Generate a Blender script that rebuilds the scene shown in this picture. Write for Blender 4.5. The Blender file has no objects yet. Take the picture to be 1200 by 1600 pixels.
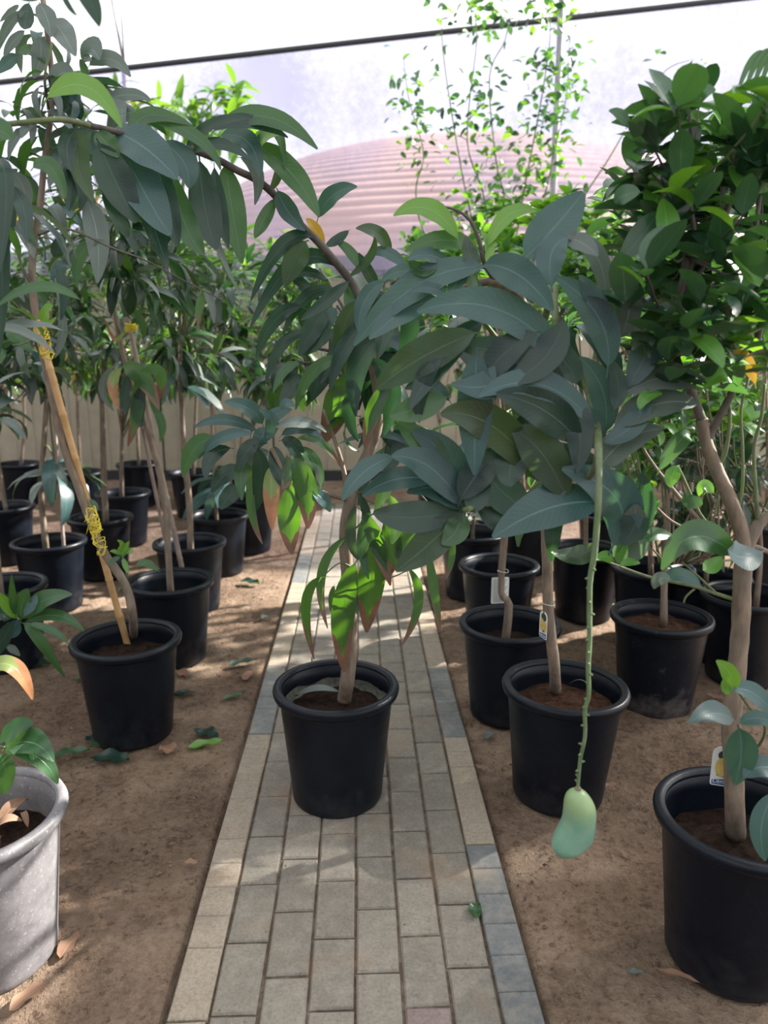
import bpy, bmesh, math, random
from mathutils import Vector, Matrix, noise
random.seed(7)
R = math.radians
sc = bpy.context.scene

# ------------------------------------------------------------------ camera
F = 1170.0                      # focal length in pixels of the 1200x1600 frame
PITCH, YAW = R(12.6), R(1.86)
CAM = Vector((0.019, 0.0, 1.44))
fw = Vector((math.sin(YAW)*math.cos(PITCH), math.cos(YAW)*math.cos(PITCH), -math.sin(PITCH)))
rt = Vector((math.cos(YAW), -math.sin(YAW), 0.0))
up = rt.cross(fw)
head = Vector((math.sin(YAW), math.cos(YAW), 0.0))
cd = bpy.data.cameras.new('camera'); cam = bpy.data.objects.new('camera', cd)
sc.collection.objects.link(cam); sc.camera = cam
cam.location = CAM; cam.rotation_euler = (math.pi/2-PITCH, 0, -YAW)
cd.sensor_fit = 'VERTICAL'; cd.sensor_height = 36; cd.sensor_width = 27; cd.lens = F/1600*36
cd.clip_end = 300; cd.clip_start = 0.05
cd.dof.use_dof = True; cd.dof.focus_distance = 1.95; cd.dof.aperture_fstop = 2.8

# ------------------------------------------------------------------ light
w = bpy.data.worlds.new('world'); sc.world = w; w.use_nodes = True
bg = w.node_tree.nodes['Background']
bg.inputs[0].default_value = (0.96, 0.975, 1.03, 1); bg.inputs[1].default_value = 1.15
SUN = Vector((0.80, 0.36, 0.60)).normalized()      # direction towards the sun
sl = bpy.data.lights.new('sun', 'SUN'); so = bpy.data.objects.new('sun', sl)
sc.collection.objects.link(so); so.location = (4, 4, 9)
so.rotation_euler = SUN.to_track_quat('Z', 'Y').to_euler()
sl.energy = 12.0; sl.angle = R(0.9); sl.color = (1.0, 0.95, 0.86)
vs = sc.view_settings
vs.view_transform = 'Standard'; vs.look = 'None'; vs.gamma = 1; vs.use_curve_mapping = False
vs.exposure = 0.72

# ------------------------------------------------------------------ helpers
def V(px, py, D):
    """point seen at (px,py) whose horizontal distance along the camera heading is D metres"""
    d = fw + rt*((px-600)/F) + up*((800-py)/F)
    return CAM + d*(D/d.dot(head))
def G(px, py, h=0.0):
    d = fw + rt*((px-600)/F) + up*((800-py)/F)
    return CAM + d*((h-CAM.z)/d.z)
def DD(p): return (Vector(p)-CAM).dot(head)
def tag(o, label=None, cat=None, group=None, kind=None):
    if label: o['label'] = label
    if cat: o['category'] = cat
    if group: o['group'] = group
    if kind: o['kind'] = kind
    return o
def link(o, parent=None):
    sc.collection.objects.link(o)
    if parent: o.parent = parent
    return o
def empty(name, loc, label, cat, group=None):
    o = bpy.data.objects.new(name, None); o.location = loc; o.empty_display_size = .1
    link(o); tag(o, label, cat, group); return o
def origin(o):
    p = Vector((0,0,0))
    while o is not None: p += o.location; o = o.parent
    return p
def mesh(name, vs_, fs, mat=None, uvs=None, smooth=True):
    me = bpy.data.meshes.new(name); me.from_pydata([tuple(v) for v in vs_], [], fs)
    if smooth: me.polygons.foreach_set('use_smooth', [True]*len(me.polygons))
    if uvs:
        l = me.uv_layers.new(name='UVMap')
        for lp in me.loops: l.data[lp.index].uv = uvs[lp.vertex_index]
    if mat: me.materials.append(mat)
    me.update(); return me
def obj(name, vs_, fs, mat, parent=None, uvs=None, smooth=True, org=None):
    """world-space vertices; the object's origin is put at org (or the first vertex)"""
    org = Vector(org if org is not None else vs_[0])
    me = mesh(name, [Vector(v)-org for v in vs_], fs, mat, uvs, smooth)
    o = bpy.data.objects.new(name, me)
    o.location = org - (origin(parent) if parent else Vector((0,0,0)))
    return link(o, parent)
def catmull(pts, n=4):
    pts = [Vector(p) for p in pts]
    if len(pts) < 3: return pts
    out = []; P = [pts[0]*2-pts[1]] + pts + [pts[-1]*2-pts[-2]]
    for i in range(1, len(P)-2):
        for k in range(n):
            t = k/n; a, b, c, d = P[i-1], P[i], P[i+1], P[i+2]
            out.append(.5*((2*b)+(c-a)*t+(2*a-5*b+4*c-d)*t*t+(3*b-a-3*c+d)*t**3))
    out.append(pts[-1]); return out
def tube_geo(pts, r0, r1, seg=8, n=4, bump=0.0, sm=True):
    p = catmull(pts, n) if sm else [Vector(q) for q in pts]
    vs_, fs = [], []; N_ = len(p)
    t0 = (p[1]-p[0]).normalized(); x = t0.orthogonal().normalized()
    for i, q in enumerate(p):
        t = (p[min(i+1, N_-1)]-p[max(i-1, 0)]).normalized()
        x = (x - t*x.dot(t)).normalized(); y = t.cross(x)
        f = i/(N_-1); r = r0+(r1-r0)*f
        r *= 1+bump*(random.random()*2-1)
        for k in range(seg):
            a = 2*math.pi*k/seg; vs_.append(q+(x*math.cos(a)+y*math.sin(a))*r)
    for i in range(N_-1):
        for k in range(seg):
            a = i*seg+k; b = i*seg+(k+1) % seg
            fs.append((a, b, b+seg, a+seg))
    fs.append(tuple(range(seg))[::-1]); fs.append(tuple((N_-1)*seg+k for k in range(seg)))
    return vs_, fs
def tube(name, pts, r0, r1, mat, parent=None, seg=8, n=4, bump=0.0, sm=True):
    v, f = tube_geo(pts, r0, r1, seg, n, bump, sm)
    return obj(name, v, f, mat, parent, org=pts[0])
def join_geo(L):
    vs_, fs = [], []
    for v, f in L:
        k = len(vs_); vs_ += v; fs += [tuple(i+k for i in q) for q in f]
    return vs_, fs
def lathe_geo(prof, seg=40, c=(0,0,0), wob=0.0):
    c = Vector(c); vs_, fs = [], []
    for r, z in prof:
        for k in range(seg):
            a = 2*math.pi*k/seg; vs_.append(c+Vector((r*math.cos(a), r*math.sin(a), z)))
    for i in range(len(prof)-1):
        for k in range(seg):
            a = i*seg+k; b = i*seg+(k+1) % seg; fs.append((a, b, b+seg, a+seg))
    return vs_, fs
def box_geo(a, b, ch=0.0):
    x0, y0, z0 = a; x1, y1, z1 = b; c = ch
    v = [(x0,y0,z0),(x1,y0,z0),(x1,y1,z0),(x0,y1,z0),(x0,y0,z1-c),(x1,y0,z1-c),(x1,y1,z1-c),(x0,y1,z1-c)]
    f = [(0,3,2,1),(0,1,5,4),(1,2,6,5),(2,3,7,6),(3,0,4,7)]
    if c:
        v += [(x0+c,y0+c,z1),(x1-c,y0+c,z1),(x1-c,y1-c,z1),(x0+c,y1-c,z1)]
        f += [(4,5,9,8),(5,6,10,9),(6,7,11,10),(7,4,8,11),(8,9,10,11)]
    else: f.append((4,5,6,7))
    return [Vector(q) for q in v], f

# ------------------------------------------------------------------ materials
class NT:
    def __init__(s, name):
        s.m = bpy.data.materials.new(name); s.m.use_nodes = True; s.t = s.m.node_tree
        s.t.nodes.clear(); s.out = s.t.nodes.new('ShaderNodeOutputMaterial')
    def n(s, typ, ins=None, **kw):
        nd = s.t.nodes.new('ShaderNode'+typ)
        for k, v in kw.items(): setattr(nd, k, v)
        for k, v in (ins or {}).items():
            sk = nd.inputs[k]
            if isinstance(v, bpy.types.NodeSocket): s.t.links.new(v, sk)
            elif isinstance(v, bpy.types.Node): s.t.links.new(v.outputs[0], sk)
            else:
                if isinstance(v, (tuple, list)) and len(v) == 3 and sk.type == 'RGBA': v = (*v, 1)
                sk.default_value = v
        return nd
    def math(s, op, a, b=0.0, clamp=False):
        return s.n('Math', {0: a, 1: b}, operation=op, use_clamp=clamp).outputs[0]
    def mix(s, f, a, b, mode='MIX'):
        nd = s.n('Mix', data_type='RGBA', blend_type=mode)
        for k, v in ((0, f), (6, a), (7, b)):
            if isinstance(v, bpy.types.NodeSocket): s.t.links.new(v, nd.inputs[k])
            else: nd.inputs[k].default_value = (*v, 1) if isinstance(v, tuple) and len(v) == 3 else v
        return nd.outputs[2]
    def ramp(s, x, a, b, lo=0.0, hi=1.0):
        nd = s.n('MapRange', {0: x, 1: a, 2: b, 3: lo, 4: hi}); nd.clamp = True; return nd.outputs[0]
    def noise(s, vec, scale, detail=3, rough=.55):
        return s.n('TexNoise', {'Vector': vec, 'Scale': scale, 'Detail': detail, 'Roughness': rough}).outputs[0]
    def bump(s, h, strength, dist):
        return s.n('Bump', {'Height': h, 'Strength': strength, 'Distance': dist}).outputs[0]
    def done(s, sh):
        s.t.links.new(sh.outputs[0] if isinstance(sh, bpy.types.Node) else sh, s.out.inputs[0]); return s.m

def leaf_mat(name, c1, c2, tl, brown=None, rough=.30, pale=0.0, thr=.87, veins=17, tmix=.24):
    s = NT(name); uv = s.n('UVMap').outputs[0]
    sp = s.n('SeparateXYZ', {0: uv}); u, v = sp.outputs[0], sp.outputs[1]
    oc = s.n('TexCoord').outputs['Object']; rnd = s.n('ObjectInfo').outputs['Random']
    geo = s.n('NewGeometry').outputs['Position']
    rib = s.math('ABSOLUTE', s.math('SUBTRACT', v, .5))
    n1 = s.noise(geo, 9, 2)
    f = s.math('ADD', s.math('MULTIPLY', n1, .7), s.math('MULTIPLY', rnd, .5))
    col = s.mix(s.ramp(f, .25, .95), c1, c2)
    wv = s.math('SINE', s.math('MULTIPLY', s.math('SUBTRACT', s.math('MULTIPLY', u, veins), s.math('MULTIPLY', rib, 5.5)), 6.283))
    vein = s.ramp(wv, .80, 1.0, 0, .16)
    ribm = s.ramp(rib, .012, .03, .75, 0)
    vm = s.math('MAXIMUM', vein, ribm)
    vcol = tuple(min(1, a*1.7+.03) for a in c2)
    col = s.mix(vm, col, vcol)
    tcol = s.mix(vm, tl, tuple(a*.5 for a in tl))
    if brown:
        bn = s.noise(geo, 26, 3)
        ed = s.math('ADD', s.math('MULTIPLY', rib, .5), s.math('MULTIPLY', s.math('SUBTRACT', bn, .5), .26))
        bf = s.ramp(s.math('ADD', u, ed), thr, thr+.02)
        bc = s.mix(s.noise(geo, 60, 2), brown, (brown[0]*2.2, brown[1]*2.1, brown[2]*1.8))
        col = s.mix(bf, col, bc); tcol = s.mix(bf, tcol, (brown[0]*.9, brown[1]*.7, brown[2]*.6))
    bp = s.bump(s.math('ADD', s.math('MULTIPLY', vein, -1.5), s.math('MULTIPLY', ribm, -1.0)), .35, .0014)
    pr = s.n('BsdfPrincipled', {'Base Color': col, 'Roughness': rough, 'Normal': bp, 'Specular IOR Level': .62})
    tr = s.n('BsdfTranslucent', {'Color': tcol})
    return s.done(s.n('MixShader', {0: tmix, 1: pr, 2: tr}))
BR = (.13, .07, .05)
ML = {
 'dark':  leaf_mat('leaf_dark_green', (.006,.024,.022), (.015,.046,.036), (.05,.17,.03)),
 'blue':  leaf_mat('leaf_blue_green_sheen', (.027,.072,.076), (.060,.124,.128), (.07,.20,.05), rough=.36, tmix=.24),  # blue-green leaf with the bluish sky reflection mixed into its base colour
 'mid':   leaf_mat('leaf_mid_green', (.020,.066,.027), (.042,.110,.042), (.14,.36,.03)),
 'lite':  leaf_mat('leaf_young_green', (.07,.19,.03), (.12,.27,.05), (.36,.68,.04)),
 'grey':  leaf_mat('leaf_grey_green_glare', (.085,.115,.105), (.15,.18,.17), (.13,.24,.09), rough=.5, tmix=.22),  # grey-green; on some leaves this pale colour stands in for sun glare
 'olive': leaf_mat('leaf_olive_green', (.015,.038,.020), (.028,.060,.027), (.12,.25,.03)),
 'btip':  leaf_mat('leaf_green_with_scorched_tip', (.012,.040,.024), (.024,.070,.030), (.22,.55,.01), brown=BR, tmix=.34),
 'byel':  leaf_mat('leaf_yellowing_with_scorched_tip', (.14,.20,.06), (.22,.28,.09), (.45,.60,.08), brown=(.25,.12,.06), thr=.6),
 'yel':   leaf_mat('leaf_turning_yellow', (.40,.24,.03), (.52,.33,.05), (.7,.4,.03)),
 'cit':   leaf_mat('citrus_leaf_green', (.030,.082,.046), (.064,.142,.078), (.13,.34,.05), rough=.3, veins=9),
 'citl':  leaf_mat('citrus_leaf_fresh_green', (.06,.20,.035), (.11,.29,.05), (.34,.72,.03), rough=.33, veins=9),
 'citd':  leaf_mat('citrus_leaf_deep_green', (.012,.046,.026), (.026,.070,.042), (.06,.18,.03), rough=.3, veins=9),
 'dry':   leaf_mat('leaf_dry_brown', (.22,.12,.075), (.33,.20,.13), (.3,.17,.1), rough=.75),
}
def bark(name, c1, c2, sc_=60, rings=55):
    s = NT(name); oc = s.n('TexCoord').outputs['Object']; geo = s.n('NewGeometry').outputs['Position']
    mp = s.n('Mapping', {'Vector': geo, 'Scale': (1, 1, .25)}).outputs[0]
    n1 = s.noise(mp, sc_, 4); n2 = s.noise(geo, 12, 2)
    wv = s.n('TexWave', {'Vector': geo, 'Scale': rings/10, 'Distortion': 5.0, 'Detail': 2.0}, bands_direction='Z').outputs[1]
    col = s.mix(s.ramp(n1, .3, .7), c1, c2); col = s.mix(s.ramp(n2, .45, .75, 0, .5), col, (.22,.20,.17))
    h = s.math('ADD', n1, s.math('MULTIPLY', wv, .5))
    return s.done(s.n('BsdfPrincipled', {'Base Color': col, 'Roughness': .8, 'Normal': s.bump(h, .7, .003)}))
M_BARK = bark('bark_grey_brown', (.13,.095,.07), (.28,.21,.155))
M_BARKD = bark('bark_dark', (.05,.04,.036), (.11,.09,.075))
M_TWIG = bark('twig_green', (.075,.11,.045), (.16,.20,.08))
M_STALK = bark('fruit_stalk_green', (.085,.14,.06), (.17,.24,.11), 90)
def simple(name, col, rough=.6, noise_=None, bmp=0, nscale=30, spec=.5, metal=0):
    s = NT(name); geo = s.n('TexCoord').outputs['Object']; c = col
    nz = s.noise(geo, nscale, 4)
    if noise_: c = s.mix(s.ramp(nz, .35, .7), col, noise_)
    d = {'Base Color': c, 'Roughness': rough, 'Specular IOR Level': spec, 'Metallic': metal}
    if bmp: d['Normal'] = s.bump(nz, .6, bmp)
    return s.done(s.n('BsdfPrincipled', d))
def pot_mat(name, dust, speck):
    s = NT(name); oc = s.n('TexCoord').outputs['Object']; rnd = s.n('ObjectInfo').outputs['Random']
    geo = s.n('NewGeometry').outputs['Position']
    z = s.n('SeparateXYZ', {0: geo}).outputs[2]
    n1 = s.noise(geo, 14, 5, .65); n2 = s.noise(geo, 95, 3, .7)
    low = s.ramp(z, .0, .17, .30, 0.0)
    d = s.ramp(s.math('ADD', n1, low), .62, .86, 0, dust)
    sp = s.ramp(n2, .66, .74, 0, speck)
    base = s.mix(n1, (.0018,.0036,.008), (.0045,.008,.015))
    col = s.mix(d, base, (.10,.09,.085)); col = s.mix(sp, col, (.32,.30,.29))
    ro = s.ramp(n1, .2, .8, .28, .5)
    wv = s.n('TexWave', {'Vector': geo, 'Scale': 8.0, 'Distortion': 1.0}, bands_direction='Z').outputs[1]
    return s.done(s.n('BsdfPrincipled', {'Base Color': col, 'Roughness': ro, 'Specular IOR Level': .28,
                                         'Normal': s.bump(s.math('ADD', n2, s.math('MULTIPLY', wv, .4)), .25, .0015)}))
M_POT = pot_mat('black_pot_plastic', .13, .05)
M_POTD = pot_mat('black_pot_plastic_dusty', .75, .25)
def scuffed():
    s = NT('sunlit_scuffed_pot_plastic'); geo = s.n('NewGeometry').outputs['Position']
    n1 = s.noise(geo, 16, 5, .7); n2 = s.noise(geo, 130, 3, .7)
    col = s.mix(s.ramp(n1, .3, .7), (.11,.105,.115), (.22,.21,.22)); col = s.mix(s.ramp(n2, .6, .72, 0, .6), col, (.5,.48,.48))  # scuffs over a pale base; sunlight on this pot is put into the colour
    return s.done(s.n('BsdfPrincipled', {'Base Color': col, 'Roughness': .5, 'Normal': s.bump(n2, .3, .001)}))
M_POTS = scuffed()
def soil_mat(name, a, b):
    s = NT(name); geo = s.n('NewGeometry').outputs['Position']
    n1 = s.noise(geo, 45, 5, .7); n2 = s.noise(geo, 9, 3)
    col = s.mix(s.ramp(n1, .35, .7), a, b)
    return s.done(s.n('BsdfPrincipled', {'Base Color': col, 'Roughness': .95, 'Specular IOR Level': .1, 'Normal': s.bump(n1, 1, .012)}))
M_SOIL = soil_mat('potting_soil', (.010,.006,.005), (.045,.027,.020))
M_SOILR = soil_mat('coir_soil', (.028,.014,.009), (.10,.052,.034))
def ground_mat():
    s = NT('sandy_ground'); geo = s.n('NewGeometry').outputs['Position']
    big = s.noise(geo, 1.3, 4, .6); med = s.noise(geo, 7, 5, .65); fine = s.noise(geo, 48, 6, .8); spk = s.noise(geo, 38, 4, .8)
    col = s.mix(s.ramp(s.math('ADD', s.math('MULTIPLY', med, .6), s.math('MULTIPLY', fine, .4)), .40, .60), (.200,.133,.095), (.385,.283,.208))
    col = s.mix(s.ramp(s.math('ADD', big, s.math('MULTIPLY', med, .3)), .62, .72, 0, .65), col, (.130,.078,.052))
    col = s.mix(s.ramp(s.math('ADD', spk, s.math('MULTIPLY', big, .35)), .72, .82, 0, .7), col, (.06,.036,.026))
    col = s.mix(s.ramp(fine, .40, .72, 0, .30), col, (.42,.31,.215))
    h = s.math('ADD', s.math('MULTIPLY', fine, .35), s.math('ADD', s.math('MULTIPLY', med, 1.2), s.math('MULTIPLY', spk, .5)))
    return s.done(s.n('BsdfPrincipled', {'Base Color': col, 'Roughness': .95, 'Specular IOR Level': .15, 'Normal': s.bump(h, 1.0, .045)}))
M_GROUND = ground_mat()
def paver_mat(name, a, b, stain=(.34,.215,.13), amt=.5):
    s = NT(name); geo = s.n('NewGeometry').outputs['Position']; rnd = s.n('ObjectInfo').outputs['Random']
    n1 = s.noise(geo, 5, 4, .6); n2 = s.noise(geo, 120, 4, .7); n3 = s.noise(geo, 3.1, 5, .62)
    col = s.mix(s.math('MULTIPLY', s.math('ADD', rnd, n1), .5), a, b)
    col = s.mix(s.ramp(n2, .40, .75, 0, .55), col, (.09,.08,.07)); col = s.mix(s.ramp(s.noise(geo, 22, 5, .7), .45, .75, 0, .35), col, (.42,.39,.34))
    col = s.mix(s.ramp(n3, .54, .72, 0, amt), col, stain)
    return s.done(s.n('BsdfPrincipled', {'Base Color': col, 'Roughness': .88, 'Specular IOR Level': .25, 'Normal': s.bump(n2, .8, .004)}))
M_PAV = paver_mat('concrete_paver', (.190,.170,.142), (.295,.265,.224))
M_PAVP = paver_mat('concrete_paver_purple', (.20,.14,.14), (.27,.20,.19))
M_KERBB = paver_mat('kerb_sandy_concrete', (.29,.24,.185), (.42,.35,.275), (.36,.24,.15), .5)
M_KERBG = paver_mat('kerb_faded_blue_paint', (.115,.13,.14), (.23,.235,.235), (.38,.31,.235), .85)
M_BED = paver_mat('joint_sand', (.07,.048,.032), (.15,.10,.065))

# ------------------------------------------------------------------ setting: ground
def ground():
    xs = []; x = -14.0
    while x < 14.0:
        xs.append(x); x += .022 if -2.1 < x < 2.1 else (.06 if -3.5 < x < 3.5 else .6)
    ys = []; y = -6.0
    while y < 45:
        ys.append(y); y += .024 if 1.0 < y < 3.2 else (.06 if .9 < y < 8 else 1.2)
    vs_, fs = [], []
    for y in ys:
        for x in xs:
            n = noise.fractal(Vector((x*2.1, y*2.1, 0)), 1.0, 2.0, 3)*.013 + noise.fractal(Vector((x*13, y*13, 3)), .8, 2.0, 3)*.009
            m = min(1, max(0, (abs(x)-.416)/.10))
            z = -.012 + n*m if abs(x) > .416 else (-.06 if y < 6.9 else -.012+n)
            if abs(x) > .416 and abs(x) < .47: z = min(z, -.008)
            vs_.append((x, y, z))
    W = len(xs)
    for j in range(len(ys)-1):
        for i in range(W-1): fs.append((j*W+i, j*W+i+1, (j+1)*W+i+1, (j+1)*W+i))
    me = mesh('floor', vs_, fs, M_GROUND); o = bpy.data.objects.new('floor', me); link(o)
    tag(o, 'sandy brown nursery ground either side of the paved path', kind='structure')
ground()

# ------------------------------------------------------------------ setting: path with pavers and kerb stones
v, f = box_geo((-.414, -1.0, -.055), (.414, 6.86, -.0065))
path = bpy.data.objects.new('floor_path', mesh('floor_path', v, f, M_BED, smooth=False)); link(path)
tag(path, 'straight paved path running between the pots to the wall', kind='structure')
PL, PW = .199, .1005
pv = []
for k in range(4):
    random.seed(50+k)
    v, f = box_geo((-PW/2, -PL/2, -.04), (PW/2, PL/2, 0), .0045)
    for q in v: q.x += random.uniform(-.0008, .0008); q.y += random.uniform(-.001, .001)
    pv.append(mesh('paver', v, f, M_PAV, smooth=False))
pvp = mesh('paver', *box_geo((-PW/2, -PL/2, -.04), (PW/2, PL/2, 0), .0045), M_PAVP, smooth=False)
random.seed(11)
col0 = [.145, .040, .150, .043, .154, .052]
for c in range(6):
    x = (c-2.5)*.1072; n = 0; y = .8 + (col0[c] - .8) % .2055
    while y + PL < 6.86:
        me = random.choice(pv)
        yc = y + .1028
        if c == 4 and abs(yc-1.287) < .1: me = pvp
        o = bpy.data.objects.new('paver', me); o.location = (x+random.uniform(-.0012, .0012), yc, random.uniform(-.0012, .0018))
        o.rotation_euler = (random.uniform(-.006, .006), random.uniform(-.008, .008), random.uniform(-.006, .006))
        link(o, path); y += .2055
def kerb_mesh(mat, side):
    g = []; L = .612; segs = [0, .20, .305, .41, .505, L] if side < 0 else [0, .10, .205, .305, .41, .51, L]
    for a, b in zip(segs[:-1], segs[1:]):
        g.append(box_geo((-.043, a-L/2+.0008, -.05), (.043, b-L/2-.0008, .003), .003))
    vv, ff = join_geo(g); return mesh('kerb_stone', vv, ff, mat, smooth=False)
KM = {(m, s): kerb_mesh(M_KERBB if m == 'b' else M_KERBG, s) for m in 'bg' for s in (-1, 1)}
for side, y0, pat in ((-1, 1.978, 'bbg'), (1, 1.93, 'gbg')):
    y = y0 - .615*2; i = 0
    order = {-1: {1: 'b', 2: 'b', 3: 'g', 4: 'b', 5: 'b', 6: 'g', 7:'b', 8:'b', 0: 'b'}, 1: {1: 'g', 2: 'b', 3: 'g', 4: 'b', 5: 'b', 6: 'b', 7:'g', 8:'b', 0: 'b'}}[side]
    for i in range(0, 9):
        yc = y + .307 + i*.615
        if yc+.31 > 6.9: break
        o = bpy.data.objects.new('kerb_stone', KM[(order[i], side)]); o.location = (side*.3675, yc, random.uniform(0, .003))
        o.rotation_euler = (0, random.uniform(-.02, .02), random.uniform(-.006, .006))
        if order[i] == 'g': o['label'] = 'kerb stone with faded blue-grey paint'
        link(o, path)

# ------------------------------------------------------------------ setting: precast boundary wall
WALL_D, WALL_H = 8.1, 2.33
wc = CAM + head*WALL_D; wc.z = 0
def WP(s, z, d=0): return wc + rt*s + head*d + Vector((0, 0, z))
M_WALL = simple('cream_wall_paint', (.36,.315,.24), .85, (.42,.37,.29), .003, 6)
v, f = box_geo((-12, .06, -.1), (12, .16, WALL_H-.05))
o = obj('wall_back', [WP(a.x, a.z, a.y) for a in v], f, M_WALL, smooth=False, org=WP(0, 0)); wall = tag(o, 'cream precast boundary wall behind the trees', kind='structure')
for k in range(-10, 10):
    v, f = box_geo((k*1.2+.012, 0, -.05), (k*1.2+1.188, .07, WALL_H-.14))
    obj('wall_panel', [WP(a.x, a.z, a.y) for a in v], f, M_WALL, wall, smooth=False)
    for q in range(1, 6):
        v, f = box_geo((k*1.2+q*.2-.014, -.012, 0), (k*1.2+q*.2+.014, .01, WALL_H-.16))
        obj('wall_rib', [WP(a.x, a.z, a.y) for a in v], f, M_WALL, wall, smooth=False)
v, f = box_geo((-12, -.05, WALL_H-.14), (12, .2, WALL_H))
obj('wall_coping', [WP(a.x, a.z, a.y) for a in v], f, M_WALL, wall, smooth=False)
v, f = box_geo((-12, -.03, -.05), (12, .03, .10))
bb = obj('wall_plinth', [WP(a.x, a.z, a.y) for a in v], f, simple('dark_plinth', (.03,.032,.036), .8), wall, smooth=False)

# ------------------------------------------------------------------ shade nets
def net_mat(name, col, tr, tl, hole=.5, wear=None):
    s = NT(name); geo = s.n('NewGeometry').outputs['Position']
    n1 = s.noise(geo, .5, 2, .5); n2 = s.noise(geo, 14, 3, .7)
    a = s.ramp(s.math('ADD', n1, s.math('MULTIPLY', n2, .25)), .50, .78, 0, 1)
    t = s.ramp(a, 0, 1, hole, wear if wear else hole)
    df = s.n('BsdfDiffuse', {'Color': col}); tn = s.n('BsdfTranslucent', {'Color': tl})
    cl = s.n('MixShader', {0: .65, 1: df, 2: tn}); trn = s.n('BsdfTransparent', {'Color': tr})
    return s.done(s.n('MixShader', {0: t, 1: cl, 2: trn}))
M_NET = net_mat('lavender_shade_net', (.25,.24,.36), (.90,.89,1.0), (.13,.125,.235), .34, .82)
M_ROOFNET = net_mat('unseen_shade_net', (.12,.13,.14), (1,1,1), (.42,.44,.46), .035, .06)
TL, TR = V(-420, 178, 7.9), V(1700, -62, 7.9)
vs_, fs, nx, nz = [], [], 90, 14
bl, br = TL.copy(), TR.copy(); bl.z = br.z = WALL_H-.25
for j in range(nz+1):
    for i in range(nx+1):
        p = bl.lerp(br, i/nx).lerp(TL.lerp(TR, i/nx), j/nz)
        p += head*(.02*math.sin(i*.9+j*.3)+.015*math.sin(i*2.3-j))
        vs_.append(p)
for j in range(nz):
    for i in range(nx): a = j*(nx+1)+i; fs.append((a, a+1, a+nx+2, a+nx+1))
net = empty('shade_net', WP(0, WALL_H), 'tall lavender see-through shade net hung above the back wall', 'net')
obj('net_cloth', vs_, fs, M_NET, net)
M_CABLE = simple('dark_cable', (.03,.03,.035), .6)
o = tube('top_cable', [TL+head*-.03, TL.lerp(TR, .5)+head*-.03, TR+head*-.03], .026, .026, M_CABLE, net, 6)
o['label'] = 'dark cable along the top edge of the net'
M_POLE = simple('galvanised_pole', (.20,.20,.215), .5, (.28,.27,.27), 0, 20, metal=.3)
def pole(px, top_y, r, label, D=7.62):
    p = V(px, top_y, D); b = p.copy(); b.z = -.02
    rr = empty('net_pole', b, label, 'pole')
    tube('pole', [b, p], r, r, M_POLE, rr, 12, sm=False)
    v, f = lathe_geo([(r*2.2, -.01), (r*2.2, .02), (r*1.1, .03), (r*1.05, .09)], 16, b); obj('base_collar', v, f, M_POLE, rr, org=b)
    v, f = lathe_geo([(r*.1, .0), (r*1.15, .0), (r*1.2, -.03), (r*1.0, -.05)], 12, p+Vector((0,0,.03))); obj('cap', v, f, M_POLE, rr, org=p)
pole(881, -60, .033, 'slim grey metal pole rising behind the thin climbing tree')
def far_brace():
    a, b, c, b2 = V(172, -30, 9.0), V(192, 105, 9.0), V(188, -30, 9.0), V(193, 200, 9.0)
    g = b.copy(); g.z = 0
    rr = empty('net_post', g, 'pale post with slanted guy wires beyond the net at upper left', 'post')
    tube('post', [g, V(193, 95, 9.0)], .03, .03, M_POLE, rr, 8, sm=False)
    tube('guy_wire', [V(195, 110, 8.98), V(168, -40, 8.9)], .016, .016, M_POLE, rr, 6, sm=False)
    tube('guy_wire', [V(195, 110, 8.98), V(186, -40, 8.9)], .012, .012, M_POLE, rr, 6, sm=False)
far_brace()

# overhead netting added out of view: strips on wires, openings shaped for sun patches
RN = 5.0
roof = empty('added_overhead_net', (8.5, -1, 0), 'added overhead shade netting strips on wires above the frame, opened for sun patches', 'net')
RECTS = [(-7.5, 8.5, -9, -2.8), (-7.5, 8.5, -2.75, 3.5), (-7.5, 4.85, 3.5, 4.85), (5.95, 8.5, 3.5, 4.85), (-7.5, 8.5, 4.85, 6.18), (-7.5, 8.5, 6.28, 6.42)]
for xa, xb, a, b in RECTS:
    vs_, fs = [], []; n = max(2, int((xb-xa)/.4))
    for j in range(5):
        for i in range(n+1):
            x = xa+(xb-xa)*i/n; y = a+(b-a)*j/4
            vs_.append((x, y+.02*math.sin(x*1.3+a), RN-.03*math.sin(x*2.0)**2))
    for j in range(4):
        for i in range(n): q = j*(n+1)+i; fs.append((q, q+1, q+n+2, q+n+1))
    obj('net_strip', vs_, fs, M_ROOFNET, roof)
def added_side_net(A, B, h, label):  # nets added out of view to cut ambient light from the open sky
    A, B = Vector(A), Vector(B); n = 30; r_ = empty('added_side_net', A, label, 'net'); vs_, fs = [], []
    nrm = (B-A).cross(Vector((0, 0, 1))).normalized()
    for j in range(7):
        for i in range(n+1): vs_.append(A.lerp(B, i/n)+nrm*.05*math.sin(i*1.1+j*.4)+Vector((0, 0, h*j/6)))
    for j in range(6):
        for i in range(n): q = j*(n+1)+i; fs.append((q, q+1, q+n+2, q+n+1))
    obj('net_cloth', vs_, fs, M_ROOFNET, r_)
    for t in (0, .5, 1): p = A.lerp(B, t); tube('post', [p, p+Vector((0, 0, h+.05))], .035, .035, M_POLE, r_, 8, sm=False)
added_side_net((-7.5, -9, 0), (8.5, -9, 0), 4.95, 'unseen shade net added behind the viewpoint to dim the light')
added_side_net((-7.5, -9, 0), (-7.5, 7.0, 0), 4.95, 'unseen shade net added along the left side to dim the light')
added_side_net((8.5, -9, 0), (8.5, 7.0, 0), 2.2, 'low unseen shade net added along the right side to dim the light')
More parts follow.
